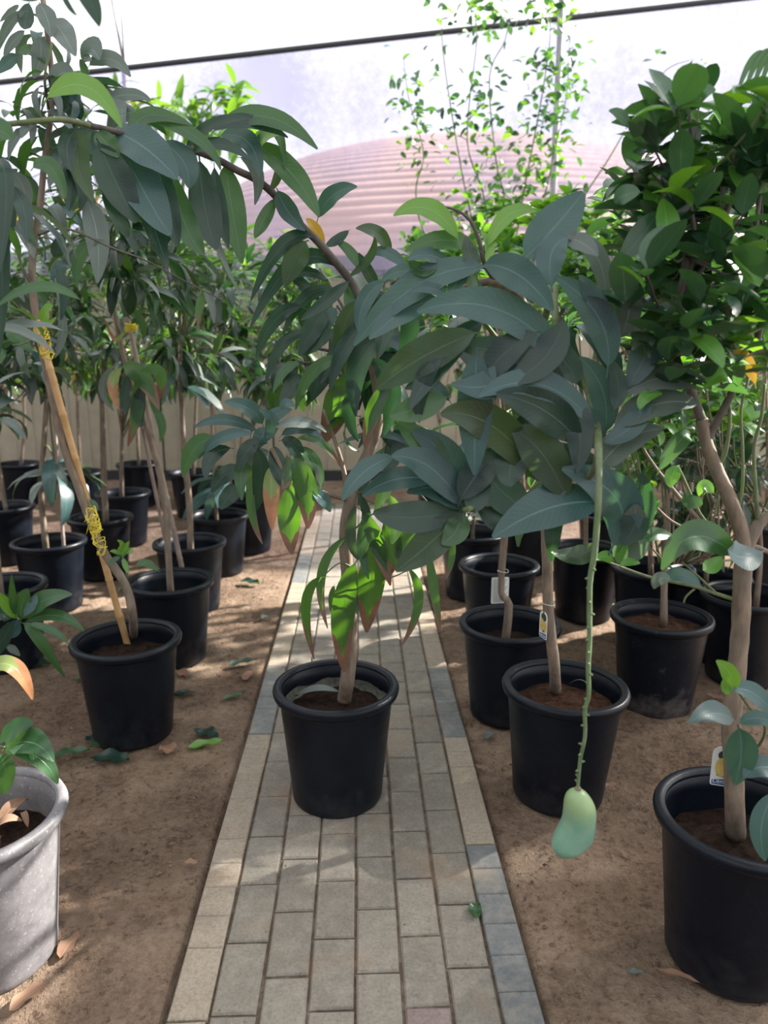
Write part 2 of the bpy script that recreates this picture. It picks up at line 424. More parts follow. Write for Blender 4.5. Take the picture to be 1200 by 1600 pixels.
for y in (-9, -1, 6.42): tube('wire', [(-7.5, y, RN+.02), (8.5, y, RN+.02)], .006, .006, M_CABLE, roof, 5, sm=False)
for x in (-7.5, 8.5):
    tube('wire', [(x, -9, RN), (x, 6.42, RN)], .006, .006, M_CABLE, roof, 5, sm=False)
    for y in (-1,): tube('post', [(x, y, -.02), (x, y, RN+.05)], .035, .035, M_POLE, roof, 8, sm=False)

# ------------------------------------------------------------------ distant domed building
def dome():
    s = NT('dome_cladding'); geo = s.n('NewGeometry').outputs['Position']
    col = s.mix(s.noise(geo, .6, 4), (.36,.245,.19), (.47,.33,.26))
    m = s.done(s.n('BsdfPrincipled', {'Base Color': col, 'Roughness': .8}))
    c = V(720, 600, 24); c.z = 0
    prof = []; H = V(720, 246, 24).z; RX = 10.5
    N_ = 44
    for i in range(N_):
        a = (math.pi/2)*(i/N_); b = (math.pi/2)*((i+.97)/N_)
        prof += [(RX*math.cos(a)**.8, H*math.sin(a)), (RX*math.cos(b)**.8, H*math.sin(b)), (RX*math.cos(b)**.8-.006, H*math.sin(b))]
    prof.append((.05, H))
    v, f = lathe_geo(prof, 72, c)
    r_ = empty('domed_building', c, 'distant low brown domed building seen through the shade net', 'building')
    obj('dome_shell', v, f, m, r_, org=c)
    v, f = lathe_geo([(RX+.3, 0), (RX+.3, .5), (RX-.1, .5)], 72, c); obj('base_ring', v, f, M_WALL, r_, org=c)
dome()

# ------------------------------------------------------------------ leaf templates
def wprof(u, kind):
    if kind == 'cit': return max(.0, math.sin(math.pi*u**.85))**.72
    return max(.0, math.sin(math.pi*u**.84))**.72
def leaf_template(L, wid, droop, kind, mat, nu=7, fold=.16, wave=.0, seed=0, pet=.1):
    rnd = random.Random(seed); ph = rnd.uniform(0, 6); vs_, fs, uv = [], [], []
    p = Vector((0, 0, 0)); sm = [(-1, 0), (0, .5), (1, 1)] if nu < 9 else [(-1, 0), (-.5, .25), (0, .5), (.5, .75), (1, 1)]
    tw = rnd.uniform(-.25, .25); side = rnd.uniform(-.15, .15)
    pts = [(-pet*.9, .006), (0, .006)] if pet else []
    ang = .35
    steps = 10
    cur = Vector((-pet*math.cos(.2), 0, -pet*math.sin(.25)))
    rows = [(cur, .2, .012), (Vector((0, 0, 0)), .2, .014)]
    p = Vector((0, 0, 0))
    for i in range(1, nu+1):
        u = i/nu; a = .22-droop*(u**.8); p = p+Vector((math.cos(a), side/nu, math.sin(a)))*(1/nu); rows.append((p.copy(), a, wprof(u*.985, kind)))
    N_ = len(rows)
    for i, (q, a, w_) in enumerate(rows):
        u = max(0, (i-1)/(N_-2)); n = Vector((-math.sin(a), 0, math.cos(a))); yv = Vector((0, 1, 0))
        yv = yv*math.cos(tw*u)+n*math.sin(tw*u)
        for s_, v_ in sm:
            hw = w_*wid*.5
            q2 = q + yv*(s_*hw) + n*(abs(s_)*hw*fold + wave*abs(s_)*math.sin(u*21+ph+s_))
            vs_.append(q2*L); uv.append((u, v_))
    K = len(sm)
    for i in range(N_-1):
        for k in range(K-1): a = i*K+k; fs.append((a, a+1, a+K+1, a+K))
    return mesh('leaf', vs_, fs, mat, uv)
TPL = {}
def tpl(mat, kind, droopi, hi=False):
    key = (mat, kind, droopi, hi)
    if key not in TPL:
        wid = {'man': .255, 'cit': .50, 'nar': .2}[kind]
        k2 = 'cit' if kind == 'cit' else 'man'
        d = {'man': (.5, 1.2, 1.9, 2.5), 'cit': (.3, .7, 1.1, 1.1), 'nar': (.4, .9, 1.4, 2.)}[kind][droopi]
        TPL[key] = leaf_template(1.0, wid*(1, 1.12, .9, 1.05)[droopi], d, k2, ML[mat], 10 if hi else 7, (.22 if kind != 'cit' else .3), .012 if hi else .008, ({'man': 5, 'cit': 31, 'nar': 58}[kind] + droopi*7) % 97 + len(TPL))
    return TPL[key]
def place_leaf(root, org, pos, d, L, me, roll=0.0, upv=None):
    X = d.normalized(); U = upv or Vector((0, 0, 1))
    Z = U - X*U.dot(X)
    if Z.length < .05: Z = Vector((1, 0, 0))-X*X.x
    Z.normalize(); Y = Z.cross(X)
    Mx = Matrix((X, Y, Z)).transposed() @ Matrix.Rotation(roll, 3, 'X')
    o = bpy.data.objects.new('leaf', me); o.matrix_local = Matrix.Translation(pos-org) @ Mx.to_4x4() @ Matrix.Scale(L, 4)
    link(o, root); return o
LEAFCOUNT = {}
def leaf_xf(pos, d, L, roll):
    X = d.normalized(); Z = Vector((0, 0, 1)); Z = Z-X*Z.dot(X)
    if Z.length < .05: Z = Vector((1, 0, 0))-X*X.x
    Z.normalize(); Y = Z.cross(X)
    return Matrix.Translation(pos) @ (Matrix((X, Y, Z)).transposed() @ Matrix.Rotation(roll, 3, 'X')).to_4x4() @ Matrix.Scale(L, 4)
STUFF = {}
def whorl(root, node, axis, n, L, mats, kind='man', droops=(0, 1, 1, 2), spread=(.7, 1.35), sag=.25, hi=False, stuff=False):
    org = origin(root); axis = axis.normalized(); a0 = random.uniform(0, 6.28)
    px = axis.orthogonal().normalized(); py = axis.cross(px)
    for k in range(n):
        az = a0+k*2.4+random.uniform(-.3, .3); sp = random.uniform(*spread)
        d = axis*math.cos(sp) + (px*math.cos(az)+py*math.sin(az))*math.sin(sp) + Vector((0, 0, -sag*random.uniform(.4, 1.5)))
        l = L*random.uniform(.7, 1.15); me = tpl(random.choice(mats), kind, random.choice(droops), hi)
        pos = node - axis*random.uniform(0, L*.45) + d.normalized()*l*.09
        if stuff: STUFF.setdefault(root.name, []).append((me, leaf_xf(pos, d, l, random.uniform(-.5, .5))))
        else: place_leaf(root, org, pos, d, l, me, random.uniform(-.5, .5))
def flush_stuff(root, name='leaf_mass'):
    L = STUFF.pop(root.name, None)
    if not L: return
    org = origin(root); by = {}
    vs_, fs, uv, mi, mats = [], [], [], [], []
    for me, M_ in L:
        m = me.materials[0]
        if m not in mats: mats.append(m)
        k = len(vs_); ulay = me.uv_layers[0].data
        vs_ += [M_ @ q.co - org for q in me.vertices]
        uu = [None]*len(me.vertices)
        for lp in me.loops: uu[lp.vertex_index] = tuple(ulay[lp.index].uv)
        uv += uu
        for p_ in me.polygons: fs.append(tuple(i+k for i in p_.vertices)); mi.append(mats.index(m))
    me = mesh(name, vs_, fs, None, uv)
    for m in mats: me.materials.append(m)
    me.polygons.foreach_set('material_index', mi)
    o = bpy.data.objects.new(name, me); link(o, root); o['kind'] = 'stuff'

def hleaf(root, base, mid, tip, w, D, mat='dark', b=.5, c=0.0, D2=None, fold=.18, wave=.075, bulge=0.0, kind='man', pet=.09, nu=14):
    """one individually modelled leaf: midrib through three points, blade w pixels wide seen from the front"""
    D2 = D if D2 is None else D2
    P0, P2 = V(*base, D), V(*tip, D2); P1 = V(*mid, (D+D2)/2-bulge)
    Cc = 2*P1 - .5*(P0+P2)
    zc = (P1-CAM).dot(fw); hw = w*zc/F*.5
    rows = []
    for i in range(nu+1):
        u = i/nu; q = P0*(1-u)**2+Cc*2*u*(1-u)+P2*u*u; t = ((Cc-P0)*(1-u)+(P2-Cc)*u).normalized()
        rows.append((u, q, t, wprof(u*.985, kind)))
    rows[0] = (0, rows[0][1], rows[0][2], .05)
    L = (P2-P0).length
    t0 = rows[0][2]; pr = P0 - t0*L*pet - Vector((0, 0, L*pet*.3))
    rows.insert(0, (0, pr, t0, .05))
    toc = (CAM-P1).normalized(); n0 = toc + Vector((0, 0, 1))*b + rt*c
    ph = random.uniform(0, 6); vs_, fs, uv = [], [], []
    for u, q, t, f_ in rows:
        n = n0 - t*n0.dot(t)
        if n.length < .1: n = toc - t*toc.dot(t)
        n.normalize(); s_ = t.cross(n).normalized()
        face = max(.45, abs(n.dot(toc)))
        for k, v_ in ((-1, 0), (-.5, .25), (0, .5), (.5, .75), (1, 1)):
            h = hw*f_/face**.85
            vs_.append(q + s_*(k*h) + n*(abs(k)*h*fold*(1 if k > 0 else .6) + h*wave*abs(k)**2*math.sin(u*17+ph+k*2)))
            uv.append((u, v_))
    for i in range(len(rows)-1):
        for k in range(4): a = i*5+k; fs.append((a, a+1, a+6, a+5))
    return obj('leaf', vs_, fs, ML[mat], root, uv, org=pr)

# ------------------------------------------------------------------ pots
PR, PB, PH = .201, .146, .388
def pot_meshes(mat):
    body = [(.0, .012), (PB-.02, .010), (PB-.004, .0), (PB, .008), (PB+.001, .02)]
    for i in range(1, 9): body.append((PB+(PR-.022-PB)*i/8, .02+(PH-.045-.02)*i/8))
    body += [(PR-.020, PH-.03), (PR-.022, PH-.004), (PR-.027, PH-.004), (PR-.03, PH-.05), (PB-.006, .03), (0, .03)]
    v1, f1 = lathe_geo(body, 44)
    b = mesh('pot', v1, f1, mat)
    rim = [(PR-.024, PH-.030), (PR-.012, PH-.034), (PR-.003, PH-.026), (PR, PH-.012), (PR-.004, PH-.002), (PR-.012, PH), (PR-.024, PH-.002), (PR-.028, PH-.010), (PR-.027, PH-.03), (PR-.024, PH-.030)]
    r = mesh('rim', *lathe_geo(rim, 44), mat)
    return b, r
POTM = {k: pot_meshes(m) for k, m in (('p', M_POT), ('d', M_POTD), ('s', M_POTS))}
def soil_mesh(mat, seed, lvl=.30):
    rnd = random.Random(seed); vs_, fs = [Vector((0, 0, lvl+.012))], []; rings, seg = 7, 26
    rad = PB+(PR-.03-PB)*(lvl/PH)
    for j in range(1, rings+1):
        for k in range(seg):
            a = 2*math.pi*k/seg; r = rad*j/rings
            z = lvl + .012*(1-j/rings) + noise.noise(Vector((math.cos(a)*r*22, math.sin(a)*r*22, seed)))*.012 + rnd.uniform(-.003, .003)
            vs_.append(Vector((r*math.cos(a), r*math.sin(a), z)))
    for k in range(seg): fs.append((0, 1+k, 1+(k+1) % seg))
    for j in range(rings-1):
        for k in range(seg):
            a = 1+j*seg+k; b = 1+j*seg+(k+1) % seg; fs.append((a, a+seg, b+seg, b))
    return mesh('soil', vs_, fs, mat)
SOILM = [soil_mesh(M_SOIL, 1, .30), soil_mesh(M_SOIL, 2, .285), soil_mesh(M_SOILR, 3, .31), soil_mesh(M_SOILR, 4, .325)]
def potted(rx, ry, label, name='potted_mango_tree', kind='p', soil=0, group=None, tilt=(0, 0), base_z=-.006):
    c = G(rx, ry, PH); base = Vector((c.x, c.y, base_z))
    r_ = empty(name, base, label, 'potted tree', group)
    b, rm = POTM[kind]
    p = bpy.data.objects.new('pot', b); p.rotation_euler = (tilt[0], tilt[1], random.uniform(0, 6)); link(p, r_)
    q = bpy.data.objects.new('rim', rm); link(q, p)
    s_ = bpy.data.objects.new('soil', SOILM[soil]); link(s_, r_); s_.rotation_euler[2] = random.uniform(0, 6)
    r_['D'] = 0.0; del r_['D']
    return r_, DD(c)
def soilpt(root, px, py):
    z = .30; return G(px, py, z)
LVL = (.30, .285, .31, .325)

def bg_tree(rim, label, trunk, crown, nodes, per, L, mats, kind='man', name='potted_mango_tree', pk='p', soil=0, r=.016, stake=None, low=None, extra=0, dd=None, depth=.45):
    """potted tree: trunk given as seen, crown = list of (px,py,rx,ry) foliage masses, nodes whorls each with per leaves"""
    root, D = potted(*rim, label, name, pk, soil)
    D0 = D
    b0 = root.location.copy(); b0.z = LVL[soil]-.01
    off = trunk[0][0]-rim[0]; b0 += rt*(off*.9*(D*.976+.25)/F)
    pts = [b0]+[V(x, y, D) for x, y in trunk[1:]]
    tr = tube('trunk', pts, r, r*.55, M_BARK, root, 9, 3, .06)
    cnt = 0; top = pts[-1]
    nodes = int(nodes*2.1); tot = sum(c[2]*c[3] for c in crown)
    for (cx, cy, rx_, ry_) in crown:
        k = max(1, round(nodes*rx_*ry_/tot))
        for i in range(k):
            a = random.uniform(0, 6.28); q = math.sqrt(random.random())
            nd = V(cx+rx_*q*math.cos(a), cy+ry_*q*math.sin(a), D+random.uniform(-depth, depth)*.9)
            ax = (nd-top); ax = (ax.normalized()+Vector((0, 0, .35))+Vector((random.uniform(-.4, .4), random.uniform(-.4, .4), 0)))
            jt = pts[-2].lerp(top, random.uniform(.2, 1))
            if i < 10:
                m_ = jt.lerp(nd, .5)+Vector((0, 0, .06))
                tube('branch', [jt, m_, nd], r*.38, r*.18, M_BARK if i % 2 else M_TWIG, root, 5, 3)
            st = cnt+per > 280
            whorl(root, nd, ax, per, L, mats, 'nar' if kind == 'man' and i % 2 else kind, (0, 1, 1, 2), stuff=st, sag=.3 if kind == 'man' else .05, spread=(.6, 1.4))
            cnt += per
    for (cx, cy, n_, l_, m_) in (low or []):
        nd = V(cx, cy, D-.05); whorl(root, nd, Vector((0, 0, 1)), n_, l_, m_, kind, (1, 1, 2), (.9, 1.5), .2, stuff=cnt+n_ > 290); cnt += n_
        d_ = min(pts, key=lambda q_: (q_-nd).length)
        tube('branch', [d_, d_.lerp(nd, .5)+Vector((0, 0, .03)), nd], r*.4, r*.25, M_TWIG, root, 5, 3)
    flush_stuff(root)
    if stake:
        lab, s0, s1 = stake
        make_stake(lab, root.location+Vector((0, 0, LVL[soil]))+rt*((s0[0]-rim[0])*.9*(D*.976+.25)/F), V(*s1, D+.03))
    return root, D

M_CANE = simple('bamboo_cane', (.50,.29,.12), .5, (.62,.40,.20), .0008, 18)
M_CANEG = simple('weathered_cane', (.26,.20,.17), .7, (.36,.29,.25), .0008, 18)
M_TWINE = simple('yellow_twine', (.75,.62,.05), .6)
def make_stake(label, a, b, r=.010, mat=None, name='bamboo_stake', ties=()):
    a = Vector(a)-Vector((0, 0, .04)); b = Vector(b); d = b-a; n = max(4, int(d.length/.16)); ps = []
    root = empty(name, a, label, 'stake')
    vs_, fs = [], []; G_ = []
    t = d.normalized(); x = t.orthogonal().normalized(); y = t.cross(x); seg = 10; rings = []
    for i in range(n):
        for f_, rr in ((0, 1.18), (.04, 1.0), (.5, .97), (.96, 1.0)): rings.append((a+d*((i+f_)/n), r*rr*(1-.15*i/n)))
    rings.append((b, r*.85))
    for p_, rr in rings:
        for k in range(seg): q = 2*math.pi*k/seg; vs_.append(p_+(x*math.cos(q)+y*math.sin(q))*rr)
    for i in range(len(rings)-1):
        for k in range(seg): q = i*seg+k; q2 = i*seg+(k+1) % seg; fs.append((q, q2, q2+seg, q+seg))
    fs.append(tuple((len(rings)-1)*seg+k for k in range(seg)))
    obj('cane', vs_, fs, mat or M_CANEG, root, org=a)
    for (c_, ln, rad) in ties:
        g = []
        for k in range(14):
            pts = []; q0 = random.uniform(0, 6); zz = random.uniform(-.45, .45)
            for i in range(8):
                z = c_ + t*(zz+random.uniform(-.12, .12)+(.25*math.sin(i*.5+k) if k > 4 else 0))*ln
                q = q0+i*.85; pts.append(z+(x*math.cos(q)+y*math.sin(q))*rad*random.uniform(.75, 1.15))
            g.append(tube_geo(pts, .0020, .0016, 4, 3))
        for k in range(6):
            z = c_+t*random.uniform(-.1, .45)*ln; q = z+Vector((random.uniform(-.03, .03), -.015, random.uniform(-.045, .03)))
            g.append(tube_geo([z, z.lerp(q, .5)+Vector((0, -.008, .012)), q], .0013, .0008, 4, 3))
        v, f = join_geo(g); obj('twine_tie', v, f, M_TWINE, root)
    return root
# ------------------------------------------------------------------ centre mango tree on the path
random.seed(21)
ctr, DC = potted(525, 1068, 'mango tree with drooping brown-tipped leaves, its pot alone on the brick path', soil=0, base_z=0)
b0 = G(537, 1098, .30); D0 = DD(b0)
T = lambda L, D=D0: [V(x, y, D) for x, y in L]
prof = [(.148, .296), (.160, .303), (.1645, .312), (.1672, .322), (.1668, .328)]
cv, cf = lathe_geo(prof, 60, ctr.location)
cv = [q+Vector((ctr.location.x-q.x, ctr.location.y-q.y, 0))*(.0+.05*abs(noise.noise(q*40)))+Vector((0, 0, .012*noise.noise(q*23))) for q in cv]
obj('salt_crust', cv, cf, simple('dried_crust', (.06,.06,.052), .95, (.14,.135,.115), .004, 60), ctr, org=ctr.location)
trunkp = [b0]+[V(x, y, DC) for x, y in ((543, 1060), (548, 1000), (546, 930), (540, 860), (543, 800), (560, 740), (583, 690), (592, 640), (585, 580), (575, 520), (566, 470))]
tube('trunk', trunkp, .0235, .0125, M_BARK, ctr, 14, 4, .05)
tube('branch', [V(543, 800, DC), V(538, 740, DC), V(522, 685, DC+.02), V(505, 640, DC)], .009, .004, M_BARK, ctr, 7)
tube('branch', [V(545, 782, DC), V(515, 772, DC-.06), V(485, 765, DC-.12), V(450, 745, DC-.15), V(424, 700, DC-.15)], .008, .006, M_BARK, ctr, 7)
# long arching branch up to the left
AD = lambda x: 1.66+(DC-1.66)*max(0, min(1, (x-60)/480))
arch = [(566, 470), (545, 435), (520, 405), (497, 378), (470, 352), (432, 308), (402, 282), (370, 266), (335, 247), (295, 233), (250, 224), (205, 212), (170, 203), (140, 196), (100, 187), (60, 189), (0, 195), (-40, 197)]
apts = [V(x, y, AD(x)) for x, y in arch]
tube('branch', apts[:14], .0125, .006, M_BARKD, ctr, 9)
tube('branch', apts[13:], .0062, .0052, M_TWIG, ctr, 9)
def HL(root, rows, D, **k):
    for r_ in rows:
        base, mid, tip, w_, m_ = r_[:5]; kw = dict(k)
        if len(r_) > 5: kw.update(r_[5])
        Dv = D(base[0]) if callable(D) else D
        kw.setdefault('D2', Dv-random.uniform(-.02, .05))
        hleaf(root, base, mid, tip, w_, Dv+random.uniform(-.03, .03), m_, **kw)
HL(ctr, [
 ((75,152),(135,135),(190,199),32,'lite'), ((143,206),(122,245),(146,315),34,'olive'), ((150,206),(168,225),(185,246),30,'mid'),
 ((155,224),(182,285),(213,348),56,'dark'), ((190,228),(225,300),(266,368),58,'blue'), ((175,203),(228,232),(277,280),50,'blue'),
 ((255,222),(288,255),(295,294),40,'blue'), ((200,176),(300,210),(345,266),20,'mid'), ((335,204),(415,182),(496,233),30,'mid'),
 ((325,202),(385,190),(450,215),22,'dark'), ((345,212),(388,222),(407,278),28,'blue'), ((395,222),(455,270),(498,338),36,'mid'),
 ((376,246),(402,272),(398,320),20,'grey'), ((268,270),(290,350),(318,398),34,'mid'), ((312,252),(322,330),(338,390),46,'dark'),
 ((352,258),(364,330),(378,412),40,'mid'), ((335,262),(343,330),(357,384),26,'dark'), ((434,298),(450,330),(477,360),30,'blue'),
 ((497,340),(520,305),(558,292),26,'blue'), ((488,370),(440,385),(392,470),22,'dark'), ((522,415),(460,412),(391,512),26,'dark'),
 ((478,378),(462,405),(445,448),38,'olive'), ((240,232),(262,320),(278,385),34,'dark'), ((504,392),(494,362),(478,342),18,'yel'),
 ((250,280),(262,340),(248,395),28,'dark'), ((225,290),(240,350),(262,420),30,'dark'), ((395,230),(430,205),(445,262),16,'mid'),
 ((400,240),(410,215),(440,210),18,'lite'), ((290,235),(330,195),(395,185),16,'dark'), ((430,310),(412,345),(398,372),20,'mid'),
 ((545,432),(578,402),(585,370),14,'olive'), ((350,270),(330,340),(375,460),12,'grey'), ((160,300),(185,340),(200,372),24,'dark'),
 ((52,262),(80,262),(103,310),26,'mid'), ((205,214),(232,180),(300,196),24,'mid'), ((300,240),(340,225),(392,250),18,'dark'),
 ((120,200),(105,230),(112,268),22,'dark'), ((420,300),(436,268),(432,232),14,'olive'), ((545,360),(525,376),(508,385),14,'dark'),
], AD)
HL(ctr, [   # upper crown behind
 ((525,482),(512,500),(504,524),24,'blue'), ((537,483),(543,515),(548,562),30,'blue'), ((525,455),(478,465),(443,522),20,'dark'),
 ((508,485),(490,512),(468,556),32,'dark'), ((522,515),(495,535),(474,555),22,'dark'), ((526,560),(502,590),(487,626),30,'dark'),
 ((536,588),(527,635),(504,694),44,'btip'), ((553,572),(553,600),(545,634),26,'mid'), ((560,572),(576,610),(578,662),28,'dark'),
 ((605,590),(592,630),(584,668),36,'dark'), ((655,512),(612,560),(588,632),34,'blue'), ((468,568),(444,580),(427,614),15,'mid'),
 ((476,592),(456,605),(438,642),26,'dark'), ((572,556),(590,553),(602,566),14,'blue'), ((645,700),(595,678),(528,694),12,'blue'),
 ((610,395),(590,365),(556,357),20,'olive'), ((640,425),(605,395),(575,400),18,'blue'), ((660,520),(640,490),(600,470),24,'dark'),
 ((540,480),(578,465),(612,478),14,'blue'), ((590,500),(610,520),(632,545),26,'dark'), ((575,540),(620,535),(640,580),22,'blue'),
 ((510,440),(470,425),(420,450),16,'dark'), ((560,500),(520,560),(500,600),22,'dark'), ((595,640),(600,670),(612,700),20,'dark'),
 ((560,420),(548,395),(520,372),16,'mid'), ((545,445),(552,480),(560,520),26,'mid'), ((470,480),(430,500),(400,560),22,'dark'),
 ((640,560),(600,600),(575,650),28,'dark'), ((640,640),(620,700),(600,745),30,'dark'), ((600,700),(575,740),(560,790),16,'dark'),
 ((612,655),(628,680),(622,712),22,'btip'), ((500,470),(468,440),(430,412),16,'dark'), ((480,520),(440,540),(415,600),18,'dark'),
 ((590,450),(575,425),(560,395),18,'dark'), ((600,480),(560,530),(545,575),22,'dark'),((620,620),(590,655),(560,700),16,'dark'),
], DC+.02)
HL(ctr, [
 ((585,452),(600,500),(590,560),34,'dark'), ((560,470),(535,520),(540,590),28,'olive'), ((600,520),(560,570),(556,650),34,'dark'), ((580,560),(610,610),(600,680),34,'dark'),
 ((575,500),(540,540),(515,610),26,'dark'), ((610,600),(585,640),(570,700),26,'btip'), ((600,440),(570,470),(560,520),26,'blue'), ((630,470),(640,520),(620,580),30,'dark'),
 ((545,440),(510,470),(470,500),20,'dark'), ((540,560),(490,580),(462,640),20,'mid'), ((565,600),(545,640),(560,690),22,'dark'), ((610,470),(580,480),(545,530),20,'mid'),
], DC-.12, b=.25)
random.seed(5)
for x, y, n_ in ((527, 478, 5), (530, 562, 6), (470, 540, 6), (600, 560, 7), (585, 470, 7), (620, 640, 6), (500, 420, 4), (440, 570, 6), (610, 700, 4), (560, 640, 5)):
    nd = V(x, y, DC+random.uniform(.05, .3)); whorl(ctr, nd, Vector((random.uniform(-.5, .5), random.uniform(-.3, .6), .5)), n_, .17, ('dark', 'dark', 'mid', 'olive'), droops=(1, 2, 2, 3), hi=False, sag=.45)
    tube('branch', [V(585, 580, DC), V((585+x)/2, (580+y)/2-8, DC+.08), nd], .006, .004, M_BARKD, ctr, 6)
HL(ctr, [   # whorl low at the left
 ((410,662),(388,638),(350,628),24,'blue'), ((402,674),(352,656),(303,668),18,'blue'), ((396,678),(346,684),(310,717),17,'blue'),
 ((335,686),(304,700),(286,746),28,'mid',dict(b=.2)), ((420,664),(432,648),(456,640),22,'blue'), ((430,668),(472,660),(510,675),18,'grey'),
 ((440,680),(472,670),(506,687),17,'blue'), ((438,640),(448,630),(461,636),14,'blue'), ((424,676),(408,684),(404,702),26,'blue'),
 ((428,697),(434,728),(441,762),26,'dark'), ((440,688),(460,698),(473,727),24,'dark'), ((458,714),(478,765),(481,826),36,'btip'),
 ((455,758),(452,810),(456,866),36,'btip'), ((424,728),(424,772),(425,828),26,'byel'), ((396,724),(392,790),(410,850),14,'btip'),
 ((396,714),(378,735),(378,782),24,'mid'), ((388,738),(352,742),(332,770),26,'dark'), ((380,758),(358,775),(345,796),26,'dark'),
 ((464,685),(502,692),(533,731),13,'btip'), ((488,768),(505,780),(516,800),20,'blue'), ((492,725),(499,750),(491,786),11,'grey'),
 ((405,690),(385,705),(372,735),24,'dark'), ((420,705),(400,715),(392,728),22,'grey'), ((448,712),(450,740),(440,765),18,'btip'),
 ((465,700),(490,720),(505,760),20,'mid'), ((400,700),(408,745),(398,800),26,'dark'), ((360,700),(330,715),(322,750),22,'dark'),
 ((412,690),(425,660),(405,640),20,'blue'),
], DC-.15)
HL(ctr, [   # long drooping leaves with scorched tips above the pot
 ((543,838),(503,895),(512,982),15,'btip'), ((503,902),(478,945),(491,1030),15,'btip'), ((555,880),(536,960),(538,1050),36,'btip'),
 ((592,838),(580,910),(573,988),40,'btip'), ((600,815),(612,860),(598,908),32,'btip'), ((638,888),(654,940),(627,1010),15,'btip'),
 ((668,858),(678,920),(688,988),15,'btip'), ((706,833),(706,870),(696,906),11,'btip'), ((556,788),(548,838),(560,875),17,'olive'),
 ((560,772),(572,800),(578,838),13,'dark'), ((642,815),(634,845),(620,872),30,'btip'), ((566,800),(590,850),(610,915),26,'btip'),
 ((522,915),(518,935),(518,958),10,'btip'), ((615,745),(600,770),(585,800),18,'lite'), ((575,800),(566,850),(576,905),18,'mid'),
 ((655,790),(672,820),(668,862),18,'btip'), ((560,900),(560,930),(557,960),14,'mid'), ((610,775),(618,815),(612,850),26,'lite'),
], DC-.03, b=.1, wave=.09)
for p_ in (((560,775),(590,790),(600,815)), ((545,835),(590,800),(642,815)), ((548,885),(530,880),(505,900)), ((550,900),(600,888),(668,858)), ((548,900),(600,905),(640,890)), ((560,770),(640,760),(706,833))):
    tube('branch', [V(x, y, DC-.02) for x, y in p_], .0028, .002, M_TWIG, ctr, 5)

# ------------------------------------------------------------------ fruiting mango at right of the path
random.seed(31)
hero, DH = potted(880, 1065, 'mango tree with big blue-green leaves and one long hanging fruit stalk', soil=2, tilt=(.0, .02))
b0 = G(868, 1082, .31)
tube('trunk', [b0]+[V(x, y, DH-.02) for x, y in ((866, 1040), (857, 960), (855, 880), (852, 800), (856, 700), (850, 620))], .019, .013, M_BARK, hero, 12, 4, .05)
tube('branch', [V(850, 640, DH-.02), V(838, 540, 2.0), V(815, 470, 1.8), V(775, 441, 1.72), V(735, 447, 1.74), V(712, 462, 1.8)], .0115, .008, M_BARK, hero, 9)
tube('branch', [V(838, 540, 2.0), V(860, 470, 1.75), V(866, 450, 1.72), V(868, 520, 1.6)], .010, .007, M_TWIG, hero, 8)
tube('branch', [V(862, 470, 1.75), V(885, 520, 1.72), V(915, 600, 1.66), V(932, 660, 1.5), V(935, 705, 1.30)], .009, .007, M_TWIG, hero, 8)
tube('branch', [V(854, 760, DH-.02), V(835, 768, 1.95), V(790, 780, 1.65), V(726, 797, 1.45)], .009, .006, M_TWIG, hero, 8)
tube('branch', [V(775, 442, 1.72), V(757, 412, 1.7), V(750, 382, 1.7), V(735, 345, 1.7), V(712, 328, 1.7), V(690, 323, 1.7)], .006, .0025, M_BARKD, hero, 7)
tube('branch', [V(852, 820, DH-.02), V(880, 780, 1.7), V(925, 740, 1.4), V(935, 706, 1.31)], .009, .007, M_TWIG, hero, 8)
HL(hero, [
 ((756,417),(650,446),(553,540),46,'blue'), ((684,466),(628,488),(577,530),36,'blue'),
 ((715,372),(670,326),(615,337),30,'lite'), ((745,388),(690,375),(633,393),28,'mid'), ((762,385),(795,335),(838,331),24,'lite'),
 ((748,428),(735,400),(728,368),24,'grey'), ((706,414),(668,398),(637,407),20,'blue'), ((656,424),(625,424),(596,438),20,'blue'),
 ((760,410),(765,385),(752,360),14,'lite'), ((640,405),(660,422),(688,412),22,'mid'), ((705,470),(715,440),(740,420),22,'blue'),
 ((760,470),(742,450),(735,418),22,'grey'), ((700,465),(672,450),(640,456),18,'blue'),
], 1.70)
